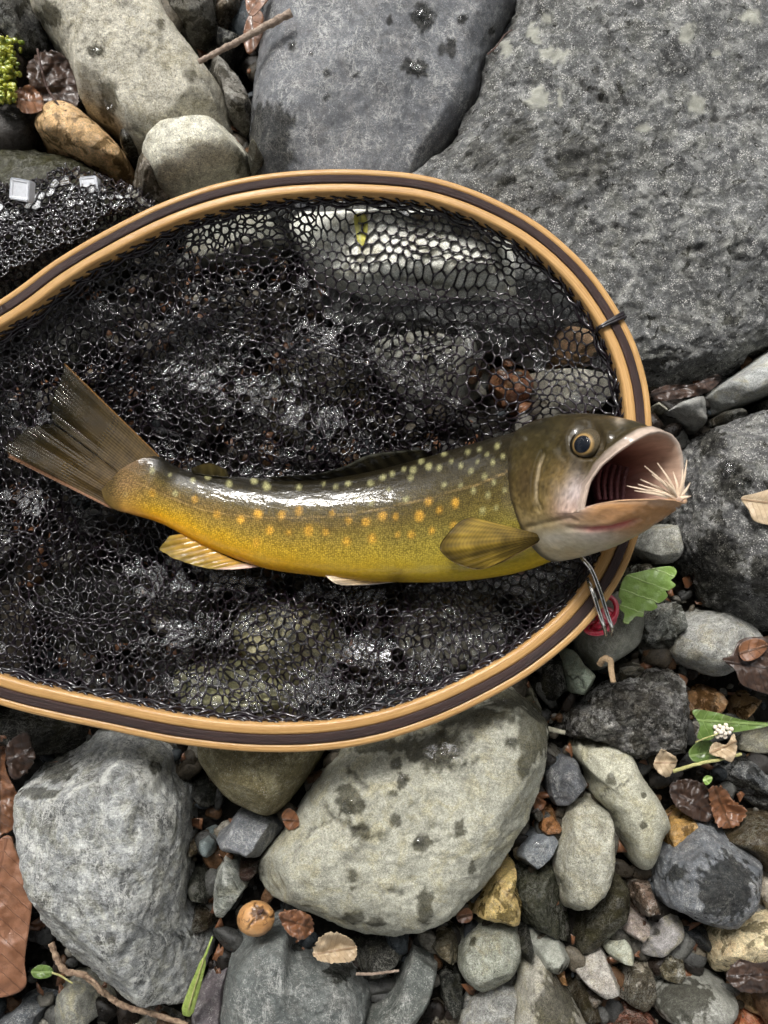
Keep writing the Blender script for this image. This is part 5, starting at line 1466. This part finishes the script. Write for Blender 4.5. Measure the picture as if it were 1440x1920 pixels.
LM = dict(
    brown=leaf_mat('dry_brown_leaf', (.20, .085, .042), (.30, .14, .075), (.15, .065, .035), .5, .1, .18),
    dark=leaf_mat('soaked_dark_leaf', (.028, .017, .012), (.075, .04, .026), (.02, .012, .01), .42, .15, .3),
    rust=leaf_mat('wet_rust_leaf', (.13, .055, .025), (.25, .11, .05), (.06, .03, .015), .42, .25, .3),
    tan=leaf_mat('pale_tan_leaf', (.42, .31, .19), (.58, .46, .31), (.24, .15, .08), .5, .2, .5),
    green=leaf_mat('fresh_green_leaf', (.20, .33, .065), (.28, .42, .11), (.42, .54, .22), .42, .3, .155, (.16, .24, .05), .4),
    deep=leaf_mat('deep_green_leaf', (.085, .15, .03), (.14, .22, .05), (.2, .28, .09), .42, .35, .3),
    yellow=leaf_mat('yellow_leaf', (.52, .48, .06), (.62, .58, .12), (.5, .5, .2), .45, .3, .3))

def leaf(label, mat, outline, z0, rib, name='leaf', curl=0.0, crumple=.0012, drape_on=True, lift=.0012, n=110, m=22, seed=1, thick=.00035, cat='leaf', jag=0.0, fold=0.0, group='leaves and plant scraps among the stones'):
    o = spline(outline, n, True)
    if jag:
        c = o.mean(0); kk = np.arange(n)
        o = c + (o - c) * (1 + jag * perlin(np.stack([kk / 2.1, kk * 0., kk * 0. + seed], 1)) + jag * .6 * perlin(np.stack([kk / .9, kk * 0., kk * 0. + seed + 9], 1)))[:, None]
    c = o.mean(0)
    t = (np.arange(1, m + 1) / m) ** .8
    pts = np.vstack([c[None]] + [c + (o - c) * q for q in t])
    (ax, ay), (bx, by) = rib
    L = math.hypot(bx - ax, by - ay); dx, dy = (bx - ax) / L, (by - ay) / L
    u = (pts[:, 0] - ax) * dx + (pts[:, 1] - ay) * dy; v = -(pts[:, 0] - ax) * dy + (pts[:, 1] - ay) * dx
    z = z0 + curl * (v / 60) ** 2 + crumple * 1.3 * fbm(np.stack([pts[:, 0] / 48, pts[:, 1] / 48, pts[:, 0] * 0 + seed * 3.1], 1), 3) + fold * np.abs(v) / 60 + .0012 * np.exp(-(v / 8) ** 2) * -.4
    w = P(pts[:, 0], pts[:, 1], z)
    if drape_on:
        for k in range(len(w)):
            g = ground_at(w[k, 0], w[k, 1])
            if w[k, 2] < g + lift: w[k] = P(pts[k, 0], pts[k, 1], np.array(g + lift))
    N = len(w)
    f = []
    for r in range(m):
        for k in range(n):
            k2 = (k + 1) % n
            if r == 0: f.append((0, 1 + k, 1 + k2))
            else: f.append((1 + (r - 1) * n + k, 1 + r * n + k, 1 + r * n + k2, 1 + (r - 1) * n + k2))
    low = w.copy(); low[:, 2] -= thick
    fl = f + [tuple(q + N for q in reversed(p)) for p in f] + [(1 + (m - 1) * n + k, 1 + (m - 1) * n + k + N, 1 + (m - 1) * n + (k + 1) % n + N, 1 + (m - 1) * n + (k + 1) % n) for k in range(n)]
    uv = np.stack([u, v], 1) * .2
    ob = mk(name, np.vstack([w, low]), fl, LM[mat], uv=np.tile(uv, (2, 1)))
    return tag(ob, label, cat, group)

leaf('large dry brown leaf with parallel veins beside the veined boulder', 'brown', [(14, 1566), (28, 1592), (46, 1640), (59, 1684), (57, 1722), (46, 1800), (46, 1852), (-10, 1872), (-90, 1862), (-110, 1700), (-30, 1600)],
     .022, ((14, 1566), (-60, 1880)), curl=-.0006, seed=2)
leaf('grey-brown torn leaf scrap above the veined boulder', 'dark', [(12, 1398), (34, 1378), (52, 1374), (58, 1396), (66, 1420), (50, 1448), (24, 1462), (12, 1430)], .024, ((12, 1430), (64, 1400)), jag=.12, seed=3, crumple=.003, n=90, m=12)
leaf('rusty leaf scrap at the left edge above the large brown leaf', 'rust', [(-30, 1390), (14, 1386), (10, 1440), (36, 1500), (30, 1550), (-30, 1560)], .014, ((0, 1390), (0, 1560)), jag=.06, seed=4, crumple=.003)
leaf('light green serrated leaf scrap on the smooth cobble by the rim', 'green', [(1163, 1101), (1174, 1079), (1200, 1072), (1232, 1064), (1258, 1062), (1269, 1071), (1264, 1083), (1258, 1088), (1267, 1097), (1256, 1106), (1248, 1108), (1252, 1118), (1238, 1130),
     (1228, 1130), (1233, 1138), (1222, 1145), (1207, 1146), (1206, 1157), (1192, 1156), (1184, 1164), (1176, 1171), (1168, 1166), (1171, 1152), (1161, 1140), (1166, 1128), (1160, 1118)], .041, ((1140, 1062), (1160, 1190)), curl=.0003, drape_on=False, seed=5, n=160, crumple=.0008)
leaf('pointed green leaf lying under the pale flower cluster', 'deep', [(1299, 1332), (1343, 1336), (1393, 1350), (1450, 1358), (1393, 1371), (1350, 1376), (1330, 1388), (1308, 1384), (1312, 1360)], .03, ((1300, 1350), (1450, 1360)), seed=6, crumple=.0008)
leaf('mottled olive leaf below the pointed green leaf', 'deep', [(1292, 1408), (1312, 1390), (1336, 1392), (1344, 1424), (1318, 1430), (1298, 1426)], .022, ((1292, 1418), (1344, 1410)), seed=7, n=70, m=12)
leaf('wide dark brown leaf draped over the light grey cobble', 'dark', [(1354, 1236), (1372, 1228), (1388, 1200), (1428, 1194), (1490, 1200), (1490, 1312), (1440, 1302), (1392, 1284), (1378, 1256)], .03, ((1354, 1240), (1490, 1260)), seed=8, crumple=.002)
leaf('orange-brown patch of leaf on the dark draped leaf', 'rust', [(1390, 1206), (1420, 1197), (1440, 1210), (1424, 1232), (1398, 1240), (1386, 1226)], .0335, ((1386, 1225), (1440, 1210)), seed=18, n=60, m=10, lift=.0024)
leaf('curled tan leaf scrap at the end of the yellow stem', 'tan', [(1226, 1430), (1240, 1406), (1256, 1412), (1270, 1424), (1262, 1446), (1250, 1458), (1232, 1446)], .022, ((1226, 1430), (1270, 1430)), curl=.004, jag=.1, seed=9, n=70, m=12, crumple=.004)
leaf('curled pinkish dry leaf beside the pale flower cluster', 'tan', [(1330, 1412), (1340, 1392), (1362, 1396), (1376, 1376), (1382, 1404), (1372, 1428), (1352, 1420)], .03, ((1330, 1412), (1380, 1390)), curl=.005, jag=.12, seed=10, n=70, m=12, crumple=.004)
leaf('brown lobed leaf below the yellow stem', 'rust', [(1330, 1480), (1356, 1476), (1374, 1500), (1400, 1520), (1384, 1548), (1350, 1552), (1336, 1524)], .014, ((1340, 1476), (1370, 1552)), jag=.14, seed=11, n=90, m=14, crumple=.004)
leaf('soaked dark leaf between the long pale stone and brown lobed leaf', 'dark', [(1258, 1470), (1300, 1462), (1336, 1490), (1330, 1540), (1290, 1530), (1262, 1504)], .014, ((1258, 1480), (1334, 1530)), seed=12, jag=.09, crumple=.003, n=80, m=12)
leaf('dark purple soaked leaf across the yellow quartz cobble', 'dark', [(1362, 1830), (1386, 1800), (1420, 1806), (1480, 1800), (1480, 1850), (1420, 1862), (1384, 1856)], .024, ((1362, 1830), (1480, 1826)), seed=13, jag=.08, crumple=.003)
leaf('pale tan leaf stuck to the dark wet boulder', 'tan', [(1390, 934), (1412, 926), (1480, 916), (1490, 990), (1440, 984), (1414, 976), (1404, 956)], .05, ((1390, 936), (1490, 950)), seed=14, crumple=.0008)
leaf('broad soaked brown leaf in the gap by the pale stone', 'dark', [(52, 120), (84, 96), (120, 104), (142, 150), (146, 196), (120, 206), (80, 190), (56, 160)], .022, ((60, 110), (130, 205)), seed=15, crumple=.003, jag=.09)
leaf('light brown leaf scrap beside the yellow-green moss', 'rust', [(28, 172), (56, 160), (80, 184), (76, 208), (46, 212), (30, 196)], .026, ((28, 185), (80, 190)), seed=16, jag=.08, crumple=.003, n=70, m=12)
leaf('small yellow leaf at the left edge below the moss', 'yellow', [(-20, 240), (4, 232), (18, 226), (14, 240), (-2, 250), (-20, 256)], .022, ((-20, 250), (18, 230)), seed=17, n=50, m=10)
leaf('orange-brown leaf behind the twig end', 'rust', [(462, -20), (480, -30), (506, -10), (492, 12), (474, 30), (462, 18)], .036, ((462, 30), (496, -20)), seed=19, n=60, m=10)
leaf('brown curled leaf under the twig', 'rust', [(466, 30), (488, 20), (496, 50), (480, 90), (464, 100), (456, 66)], .022, ((470, 20), (476, 100)), curl=.003, seed=20, n=60, m=10)
leaf('yellow leaf caught beneath the meshes under the far rim', 'yellow', [(664, 404), (684, 402), (690, 424), (684, 452), (676, 470), (668, 440)], .04, ((674, 402), (676, 470)), seed=21, n=50, m=10, lift=.0003)
leaf('small olive leaf with a stalk below the large brown leaf', 'deep', [(58, 1822), (72, 1810), (92, 1812), (100, 1824), (88, 1834), (66, 1834)], .02, ((58, 1824), (100, 1824)), seed=22, n=50, m=10)
leaf('crumpled orange-tan leaf between slate block and sandstone slab', 'tan', [(586, 1786), (600, 1758), (622, 1748), (650, 1756), (668, 1774), (664, 1800), (628, 1806), (600, 1802)], .036, ((586, 1790), (668, 1776)), curl=.003, jag=.12, seed=23, crumple=.005, n=90, m=16)
leaf('crumpled brown leaf scrap beside the nutshell', 'rust', [(524, 1712), (552, 1706), (580, 1716), (588, 1744), (566, 1762), (540, 1750), (528, 1730)], .034, ((524, 1720), (588, 1740)), jag=.14, seed=24, crumple=.005, n=80, m=14)
leaf('red-brown leaf scrap beside the round olive stone', 'rust', [(528, 1530), (540, 1516), (556, 1526), (560, 1548), (540, 1556)], .022, ((528, 1536), (560, 1540)), seed=25, n=50, m=10)
leaf('rusty leaf scrap under the ochre stone', 'rust', [(856, 1716), (874, 1702), (886, 1712), (882, 1728), (862, 1730)], .018, ((856, 1720), (886, 1714)), seed=26, n=50, m=10)
leaf('soaked bark-brown leaf strip below the rough boulder', 'dark', [(1222, 736), (1250, 722), (1300, 720), (1342, 702), (1350, 716), (1320, 738), (1270, 748), (1230, 752)], .028, ((1222, 740), (1350, 708)), jag=.1, seed=27, crumple=.004)
leaf('small bright green leaf tip among the brown leaves', 'green', [(1318, 1462), (1326, 1454), (1336, 1458), (1332, 1468), (1324, 1472)], .021, ((1318, 1464), (1336, 1458)), seed=28, n=40, m=8)

def bark_mat(name, c0, c1, rough=.6):
    t = NT(name)
    v = t.vmath('SCALE', t.n('TexCoord').outputs['Object'], scale=1000.0)
    n = t.noise(v, .5, 6, .65); n2 = t.noise(v, 2.5, 3)
    return t.done(t.bsdf(t.mix(t.rng(n, .35, .65), c0, c1), rough, t.bump(t.math('ADD', n, t.math('MULTIPLY', n2, .3)), .9, .0012)))
BARK = bark_mat('twig_bark', (.17, .12, .085), (.40, .31, .24)); BARK2 = bark_mat('knobbly_twig_bark', (.13, .075, .045), (.42, .30, .20)); STEM = bark_mat('pale_green_stem', (.36, .34, .12), (.52, .50, .22), .45)
DSTEM = bark_mat('dark_stem', (.05, .025, .02), (.11, .06, .045), .4)
def stick(name, label, mat, pts, r, n=60, knob=.15, cat='twig', taper=(1, .8), seed=1, squash=1.0):
    """pts: (px, py, z)"""
    w = np.array([P(np.array(float(a)), np.array(float(b)), np.array(c)) for a, b, c in pts])
    w = spline(w, n)
    k = np.arange(n)
    rr = r * np.interp(k / n, [0, 1], taper) * (1 + knob * perlin(np.stack([k / 4., k * 0., k * 0. + seed], 1)) + knob * perlin(np.stack([k / 1.7, k * 0., k * 0. + seed + 5], 1)))
    w = w + (perlin(np.stack([k / 5., k * 0., k * 0. + seed + 8], 1)) * r * .3)[:, None] * [0, 1, 0]
    v, f = tube(w, rr, 12, squash=squash)
    o = mk(name, v, f, mat)
    return tag(o, label, cat, 'twigs and stems among the stones')
stick('twig', 'straight grey-brown twig lying over the pebbles beside the slate boulder', BARK, [(372, 116, .038), (430, 86, .039), (482, 58, .042), (546, 24, .047)], .0016, knob=.25, taper=(.7, 1.1))
o = stick('twig', 'knobbly forked broken twig below the veined boulder', BARK2, [(96, 1768, .02), (108, 1800, .021), (122, 1820, .022), (160, 1830, .022), (196, 1862, .022), (232, 1886, .021), (290, 1902, .022), (352, 1922, .022)], .0013, knob=.35, n=110)
v, f = tube(spline(P(np.array([160., 172, 186, 196]), np.array([1830., 1836, 1850, 1866]), np.array([.023, .026, .027, .026])), 20), np.linspace(.0008, .0004, 20), 8)
mk('side_twig', v, f, BARK2, o)
stick('stem', 'thin dark stem standing over the broad soaked leaf', DSTEM, [(70, 92, .036), (78, 130, .034), (90, 168, .03), (114, 204, .028)], .0006, knob=.1, cat='stem')
stick('stem', 'pale yellow-green stem beside the mottled olive leaf', STEM, [(1262, 1446, .024), (1310, 1432, .027), (1350, 1424, .029), (1390, 1414, .029)], .0008, knob=.08, cat='stem')
stick('stem', 'curled tan stem above the black rough block', bark_mat('tan_curl', (.30, .2, .11), (.48, .34, .2), .5), [(1124, 1246, .038), (1132, 1236, .041), (1144, 1238, .042), (1146, 1256, .042), (1150, 1280, .044)], .0014, knob=.1, cat='stem', squash=.6)
stick('stem', 'dark thread-thin stem across the two boulders', DSTEM, [(914, 102, .0475), (930, 88, .0485), (946, 66, .0485), (960, 56, .048)], .00035, knob=.1, cat='stem')
stick('stem', 'thin brown stem lying on the dark green slab', BARK, [(668, 1826, .032), (700, 1826, .034), (748, 1820, .034)], .0006, knob=.1, cat='stem')
stick('stalk', 'short green stalk of the small olive leaf', STEM, [(98, 1824, .022), (114, 1830, .023), (136, 1844, .023)], .0004, knob=.05, cat='stem')
stick('stem', 'pale root-like stem beside the long pale stone', bark_mat('root_pale', (.3, .28, .2), (.46, .44, .34), .5), [(1028, 1366, .014), (1042, 1370, .016), (1060, 1374, .017)], .0011, knob=.1, cat='stem')
# green seed pod with its stalk
pod = empty('seed_pod', tuple(P(np.array(365.), np.array(1850.), np.array(.03))))
tag(pod, 'narrow green winged seed pod lying against the veined boulder', 'seed pod', 'leaves and plant scraps among the stones')
PODM = bark_mat('fresh_green_pod', (.24, .34, .06), (.40, .50, .13), .4)
w = spline(P(np.array([383., 376, 366, 356, 349]), np.array([1796., 1820, 1850, 1880, 1904]), np.array([.037, .036, .034, .032, .03])), 40)
v, f = tube(w, np.interp(np.linspace(0, 1, 40), [0, .1, .5, .9, 1], [.0006, .0014, .0022, .0026, .0016]), 14, squash=.3); mk('wing', v, f, PODM, pod)
w = spline(P(np.array([383., 388, 394, 398]), np.array([1797., 1784, 1768, 1756]), np.array([.037, .038, .038, .038])), 20)
v, f = tube(w, np.linspace(.0006, .0004, 20), 8); mk('stalk', v, f, PODM, pod)
w = spline(P(np.array([382., 374, 364, 353]), np.array([1798., 1824, 1856, 1894]), np.array([.0378, .037, .035, .0328])), 20)
v, f = tube(w, .0003, 6); mk('midrib', v, f, STEM, pod)

# nutshell: hollow round shell with a broken top
d, f = ico(5)
c = P(np.array(480.), np.array(1722.), np.array(.028))
nd = np.array([.30, .62, .72]); nd /= np.linalg.norm(nd)
lon = np.arctan2(d @ np.cross(nd, [1., 0, 0]), d @ np.cross(nd, np.cross(nd, [1., 0, 0])))
seam = np.abs(((lon + .25 * perlin(d * 3) + np.pi) / (2 * np.pi) * 3) % 1 - .5) * 2            # three husk valves
lat = d @ nd
split = smooth(seam, .86, .97) * smooth(lat, .1, .6)
cap_ = smooth(lat + .1 * perlin(d * 6), .86, .93)
rr = 1 + .03 * fbm(d * 2.5, 3) - .10 * split + .05 * smooth(seam, .5, .85) * smooth(lat, .2, .7) - .08 * cap_
sh = c + d * [.0076, .0066, .0070] * rr[:, None]
SHELL = NT('nut_shell'); tv = SHELL.mm(); sn_ = SHELL.noise(tv, .16, 6, .65, .5)
SHELLM = SHELL.done(SHELL.bsdf(SHELL.mix(SHELL.math('MAXIMUM', SHELL.math('MULTIPLY', SHELL.attr('split'), .85), SHELL.rng(SHELL.noise(tv, .35, 6, .75, .8), .56, .62, 0, .8)), SHELL.mix(SHELL.rng(sn_, .35, .65), (.38, .18, .06), (.56, .31, .12)), (.05, .025, .015)), .42, SHELL.bump(sn_, .4, .001), Coat_Weight=.2, Coat_Roughness=.2))
nut = empty('nutshell', tuple(c - [0, 0, .007]))
tag(nut, 'cracked round orange-brown nutshell beside the slate block', 'nutshell', 'leaves and plant scraps among the stones')
mk('shell', sh, f, SHELLM, nut, floats={'split': np.maximum(split, cap_)})
v, f = tube(spline([c + nd * .0064, c + nd * .0076 + [.0004, 0, 0], c + nd * .0085 + [.0012, .0003, 0]], 12), np.linspace(.0009, .0004, 12), 8)
mk('stalk', v, f, DSTEM, nut)

# pale flower cluster
fl = empty('flower_cluster', tuple(P(np.array(1355.), np.array(1370.), np.array(.031))))
tag(fl, 'cluster of tiny round cream flower buds on the green leaf', 'flower', 'leaves and plant scraps among the stones')
BUD = plain('cream_bud', (.74, .66, .56), .45)
d2, f2_ = ico(3)
rs = np.random.RandomState(8)
for k in range(15):
    a = k * 2.4; r = 4.6 * math.sqrt(k)
    c = P(np.array(1355 + r * math.cos(a)), np.array(1370 + r * .8 * math.sin(a)), np.array(.0335 - .00003 * r * r * .3))
    mk('bud', c + d2 * .00088 * rs.uniform(.85, 1.15), f2_, BUD, fl)
w = spline(P(np.array([1352., 1340, 1322, 1304]), np.array([1372., 1378, 1384, 1392]), np.array([.0325, .033, .033, .031])), 20)
v, f = tube(w, .0003, 6); mk('stalk', v, f, STEM, fl)

# yellow-green moss clump at the left edge
d, f = ico(3)
V, F = [], []
rs = np.random.RandomState(12)
for k in range(420):
    c = P(np.array(rs.normal(2, 13)), np.array(rs.uniform(70, 192)), np.array(.03 + rs.uniform(-.012, .006)))
    q = d * [rs.uniform(.0006, .0018), rs.uniform(.0006, .0014), rs.uniform(.0006, .0014)]
    V.append(c + q * (1 + .3 * perlin(d * 2 + k)[:, None])); F.append(f + k * len(d))
MOSS = NT('yellow_green_moss'); mv = MOSS.mm(); mn = MOSS.noise(mv, .35, 4)
MOSSM = MOSS.done(MOSS.bsdf(MOSS.mix(MOSS.rng(mn, .35, .65), (.10, .16, .012), (.46, .46, .04)), .35, MOSS.bump(mn, .5, .001), Coat_Weight=.5))
tag(mk('moss', np.vstack(V), np.vstack(F), MOSSM), 'bright yellow-green moss clump at the left edge above the wet leaves', 'moss', kind='stuff')

# scattered leaf crumbs
V, F = [], []; rs = np.random.RandomState(33)
cnt = 0
for k in range(900):
    x, y = rs.uniform(-.17, .17), rs.uniform(-.25, .24)
    g = .006 + rs.uniform(0, .004)
    s = rs.uniform(.001, .0038); a = rs.uniform(0, 6.28); n_ = 6
    th = np.sort(rs.uniform(0, 6.28, n_)); r = s * rs.uniform(.5, 1.1, n_)
    q = np.stack([r * np.cos(th) * 1.5, r * np.sin(th), rs.normal(size=n_) * s * .3], 1)
    ca_, sa_ = math.cos(a), math.sin(a)
    q = np.stack([q[:, 0] * ca_ - q[:, 1] * sa_, q[:, 0] * sa_ + q[:, 1] * ca_, q[:, 2]], 1) + [x, y, g]
    lo_ = q - [0, 0, .0003]
    b = cnt * 12; cnt += 1
    V += [q, lo_]; F += [tuple(range(b, b + 6)), tuple(range(b + 11, b + 5, -1))] + [(b + i, b + 6 + i, b + 6 + (i + 1) % 6, b + (i + 1) % 6) for i in range(6)]
vv = np.vstack(V)
tag(mk('leaf_litter', vv, F, LM['rust'], uv=vv[:, :2] * 1000, origin=np.zeros(3)), 'rusty crumbs of decayed leaf between the pebbles', 'leaf litter', kind='stuff')

# ------------------------------------------------------------------ wire clip and red clasp on the hoop
STEEL = plain('bent_steel_wire', (.62, .60, .57), .22, Metallic=1.0)
clip = empty('wire_clip', tuple(P(np.array(1120.), np.array(1130.), np.array(.056))))
tag(clip, 'bent steel wire clip hooked over the rim below the trout head', 'clip')
for pp in ([(1084, 1036, .058), (1096, 1052, .061), (1106, 1064, .062), (1114, 1080, .062), (1126, 1112, .0615), (1138, 1150, .060), (1147, 1176, .057), (1147, 1190, .050)],
           [(1103, 1086, .054), (1106, 1096, .0595), (1114, 1118, .061), (1124, 1150, .060), (1132, 1174, .057), (1137, 1190, .050)]):
    w = spline(P(np.array([float(q[0]) for q in pp]), np.array([float(q[1]) for q in pp]), np.array([q[2] for q in pp])), 60)
    v, f = tube(w, .00085, 12); mk('wire', v, f, STEEL, clip)
RED = plain('red_plastic', (.46, .02, .05), .3, Coat_Weight=.5)
cl = empty('red_clasp', tuple(P(np.array(1130.), np.array(1160.), np.array(.042))))
tag(cl, 'small red ring clasp under the wire clip', 'clasp')
for cx, cy, rx, ry, zz in ((1142, 1142, 14, 22, .046), (1118, 1178, 20, 10, .044), (1136, 1158, 16, 16, .042)):
    a = np.linspace(0, 2 * np.pi, 40, endpoint=False)
    w = P(cx + rx * np.cos(a), cy + ry * np.sin(a), zz + .0015 * np.sin(a))
    v, f = tube(w, .0011, 10, True); mk('ring', v, f, RED, cl)
v, f = tube(spline(P(np.array([1112., 1122, 1134, 1146]), np.array([1182., 1172, 1162, 1150]), np.array([.043, .045, .045, .045])), 20), .0018, 10, squash=.6); mk('clasp_body', v, f, RED, cl)

# ------------------------------------------------------------------ white plastic tabs on the bunched netting
def tab_mesh(c, sx, sy, sz, rot, tilt, hollow=True):
    bm = bmesh.new()
    bmesh.ops.create_cube(bm, size=1.0)
    for q in bm.verts: q.co = Vector((q.co.x * sx, q.co.y * sy, q.co.z * sz))
    top = [q for q in bm.faces if q.normal.z > .9]
    r = bmesh.ops.inset_region(bm, faces=top, thickness=sx * .16)
    for q in top:
        for vv_ in q.verts: vv_.co.z -= sz * .12
    bmesh.ops.bevel(bm, geom=list(bm.edges), offset=sx * .06, segments=2, affect='EDGES')
    v = np.array([q.co[:] for q in bm.verts]); bm.verts.index_update(); f = [tuple(q.index for q in fc.verts) for fc in bm.faces]
    bm.free()
    ca_, sa_ = math.cos(rot), math.sin(rot); ct, st = math.cos(tilt), math.sin(tilt)
    v = v @ np.array([[1, 0, 0], [0, ct, -st], [0, st, ct]]).T @ np.array([[ca_, -sa_, 0], [sa_, ca_, 0], [0, 0, 1]]).T
    return v + c, f
PLAS = plain('milky_plastic', (.66, .68, .72), .4)
v, f = tab_mesh(P(np.array(42.), np.array(357.), np.array(.0495)), .0084, .0086, .006, -.18, .35)
tag(mk('plastic_tab', v, f, PLAS, smooth_shade=False), 'milky white plastic tab standing on the bunched netting', 'plastic tab')
v, f = tab_mesh(P(np.array(170.), np.array(352.), np.array(.0405)), .0075, .0085, .005, .1, .2)
tag(mk('plastic_tab', v, f, PLAS, smooth_shade=False), 'white plastic tab wrapped inside the bunched netting meshes', 'plastic tab')

# ------------------------------------------------------------------ beads of water on the stones
def water_mat():
    t = NT('clear_water')
    g = t.n('BsdfGlass'); g.inputs['Roughness'].default_value = .0; g.inputs['IOR'].default_value = 1.33
    return t.done(g.outputs[0])
DROPS = [(178, 96, 14, 8), (186, 152, 8, 7), (203, 192, 9, 14), (375, 150, 8, 4), (795, 26, 17, 15), (800, 44, 9, 7), (778, 125, 16, 10), (782, 130, 8, 6), (742, 1435, 9, 9), (755, 1462, 8, 11), (826, 1408, 36, 22), (858, 1430, 20, 15),
         (830, 1375, 22, 10), (960, 1392, 11, 9), (1368, 884, 16, 24), (1398, 915, 16, 14), (548, 86, 4, 4), (612, 180, 4, 4), (612, 138, 3, 3), (912, 228, 5, 5), (583, 98, 3, 3), (655, 1512, 16, 12), (720, 1566, 12, 10), (785, 1580, 12, 9),
         (1008, 1584, 10, 7), (672, 143, 3, 3), (865, 35, 6, 6), (700, 1440, 5, 6), (730, 1490, 6, 5), (945, 1318, 5, 12)]
d, f = ico(4)
V, F = [], []
rs = np.random.RandomState(41)
k = 0
for (px, py, rx, ry) in DROPS:
    dr = FWD + (px - 720) / FPX * RIGHT + (960 - py) / FPX * UPV
    best = None
    for x0, x1, y0, y1, b in rock_bvh:
        h = b.ray_cast(Vector(CAM), Vector(dr).normalized())
        if h[0] is not None and (best is None or h[3] < best[3]): best = h
    if best is None: continue
    p, n_ = np.array(best[0]), np.array(best[1])
    n_ = n_ + [0, 0, 1.5]; n_ /= np.linalg.norm(n_)
    ux = np.cross([0, 1, 0], n_); ux /= np.linalg.norm(ux); uy = np.cross(n_, ux)
    sc = .00021
    rad = 1 + .28 * perlin(np.stack([d[:, 0] * 1.6, d[:, 1] * 1.6, d[:, 0] * 0 + k * 3.7], 1))
    hgt = min(.0011, .32 * min(rx, ry) * sc) * (1 + .35 * fbm(np.stack([d[:, 0] * 2.5, d[:, 1] * 2.5, d[:, 0] * 0 + k], 1), 2))
    V.append(p + (d[:, :1] * rad[:, None] * rx * sc) * ux + (d[:, 1:2] * rad[:, None] * ry * sc) * uy + (np.where(d[:, 2] > 0, d[:, 2], d[:, 2] * .5) * hgt)[:, None] * n_)
    F.append(f + k * len(d)); k += 1
tag(mk('water_drops', np.vstack(V), np.vstack(F), water_mat(), origin=np.zeros(3)), 'clear beads and smears of water on the stones', 'water', kind='stuff')
# ------------------------------------------------------------------ unseen trees added round the stream to cut sky light and reflections
TRUNK = bark_mat('tree_bark', (.05, .04, .03), (.13, .10, .075), .8)
def foliage_mat():
    t = NT('added_tree_foliage')
    r = t.n('ObjectInfo').outputs['Random']
    n = t.noise(t.n('TexCoord').outputs['Object'], 1.3, 3)
    return t.done(t.bsdf(t.mix(n, (.03, .05, .015), (.08, .115, .035)), .55))
FOLI = foliage_mat()
def tree(label, x, y, hgt, cr, seed, lean=None, n=2600):
    rs = np.random.RandomState(seed)
    root = empty('tree', (x, y, 0)); tag(root, label, 'tree', 'unseen trees added to block sky light')
    lean = rs.normal(size=2) * .3 if lean is None else np.array(lean)
    sp = spline([(x, y, -.2), (x + lean[0] * .4, y + lean[1] * .4, hgt * .4), (x + lean[0], y + lean[1], hgt * .95)], 24)
    parts = [tube(sp, np.linspace(.16, .04, 24), 9)]
    tips = []
    for k in range(9):
        b = sp[8 + k]; a = k * 2.4 + rs.rand(); L = cr * rs.uniform(.6, 1.0)
        e = b + [L * math.cos(a), L * math.sin(a), L * rs.uniform(.1, .6)]
        parts.append(tube(spline([b, (b + e) / 2 + [0, 0, .15], e], 8), np.linspace(.06, .015, 8), 6)); tips.append(e); tips.append((b + e) / 2)
    v, f = join(parts)
    mk('trunk', v, f, TRUNK, root)
    cl = np.array(tips)[rs.randint(len(tips), size=n)] + rs.normal(size=(n, 3)) * [.5, .5, .42]
    u = rs.normal(size=(n, 3)); u /= np.linalg.norm(u, axis=1)[:, None]
    w_ = np.cross(u, rs.normal(size=(n, 3))); w_ /= np.linalg.norm(w_, axis=1)[:, None]
    s = rs.uniform(.07, .17, (n, 1))
    q = np.stack([cl - u * s, cl + w_ * s * .5, cl + u * s, cl - w_ * s * .5], 1).reshape(-1, 3)
    mk('crown', q, np.arange(4 * n).reshape(-1, 4), FOLI, root, smooth_shade=False)
SPOTS = [('left bank', -3.0, .6, 7, 2.2), ('left bank', -3.4, -2.2, 8, 2.4), ('left bank', -4.4, 3.4, 8, 2.4), ('right bank', 3.0, .2, 7, 2.2), ('right bank', 3.5, -2.8, 8, 2.5), ('right bank', 4.4, 3.2, 8.5, 2.4),
         ('downstream', -1.4, -4.2, 7.5, 2.4), ('downstream', 1.5, -4.6, 8, 2.5), ('downstream', 0.1, -3.0, 6.5, 1.9),
         ('upstream', -2.6, 6.4, 5.0, 2.0), ('upstream', -.6, 7.2, 5.2, 2.0), ('upstream', 1.6, 6.8, 5.0, 2.0), ('upstream', 3.4, 6.0, 5.4, 2.0)]  # upstream row added to darken the low sky in reflections
WHAT = ['unseen slender sky-blocking tree leaning over the left bank', 'unseen broad sky-blocking tree low on the left bank', 'unseen tall sky-blocking tree far up the left bank', 'unseen slender sky-blocking tree leaning over the right bank', 'unseen broad sky-blocking tree low on the right bank', 'unseen tall sky-blocking tree far up the right bank',
        'unseen broad sky-blocking tree downstream on the left', 'unseen tall sky-blocking tree downstream on the right', 'unseen short sky-blocking tree downstream in the middle',
        'unseen small sky-blocking tree upstream on the left', 'unseen small sky-blocking tree upstream in the middle', 'unseen small sky-blocking tree upstream right of the middle', 'unseen small sky-blocking tree upstream on the right']
for k, (sp_, x, y, hg, cr) in enumerate(SPOTS):
    tree(WHAT[k], x, y, hg, cr, 60 + k)

tree('unseen leaning tree added to block sky above the stream', -2.4, -2.0, 5.4, 1.9, 91, (2.6, 1.3), 5200)  # crown added overhead to darken the zenith mirrored in wet surfaces
tree('second unseen leaning tree added to block overhead sky from the right bank', 2.6, -1.2, 6.0, 1.8, 92, (-2.2, .7), 4200)  # another added crown closing off sky overhead

for o in bpy.data.objects:
    if '_o' in o: del o['_o']
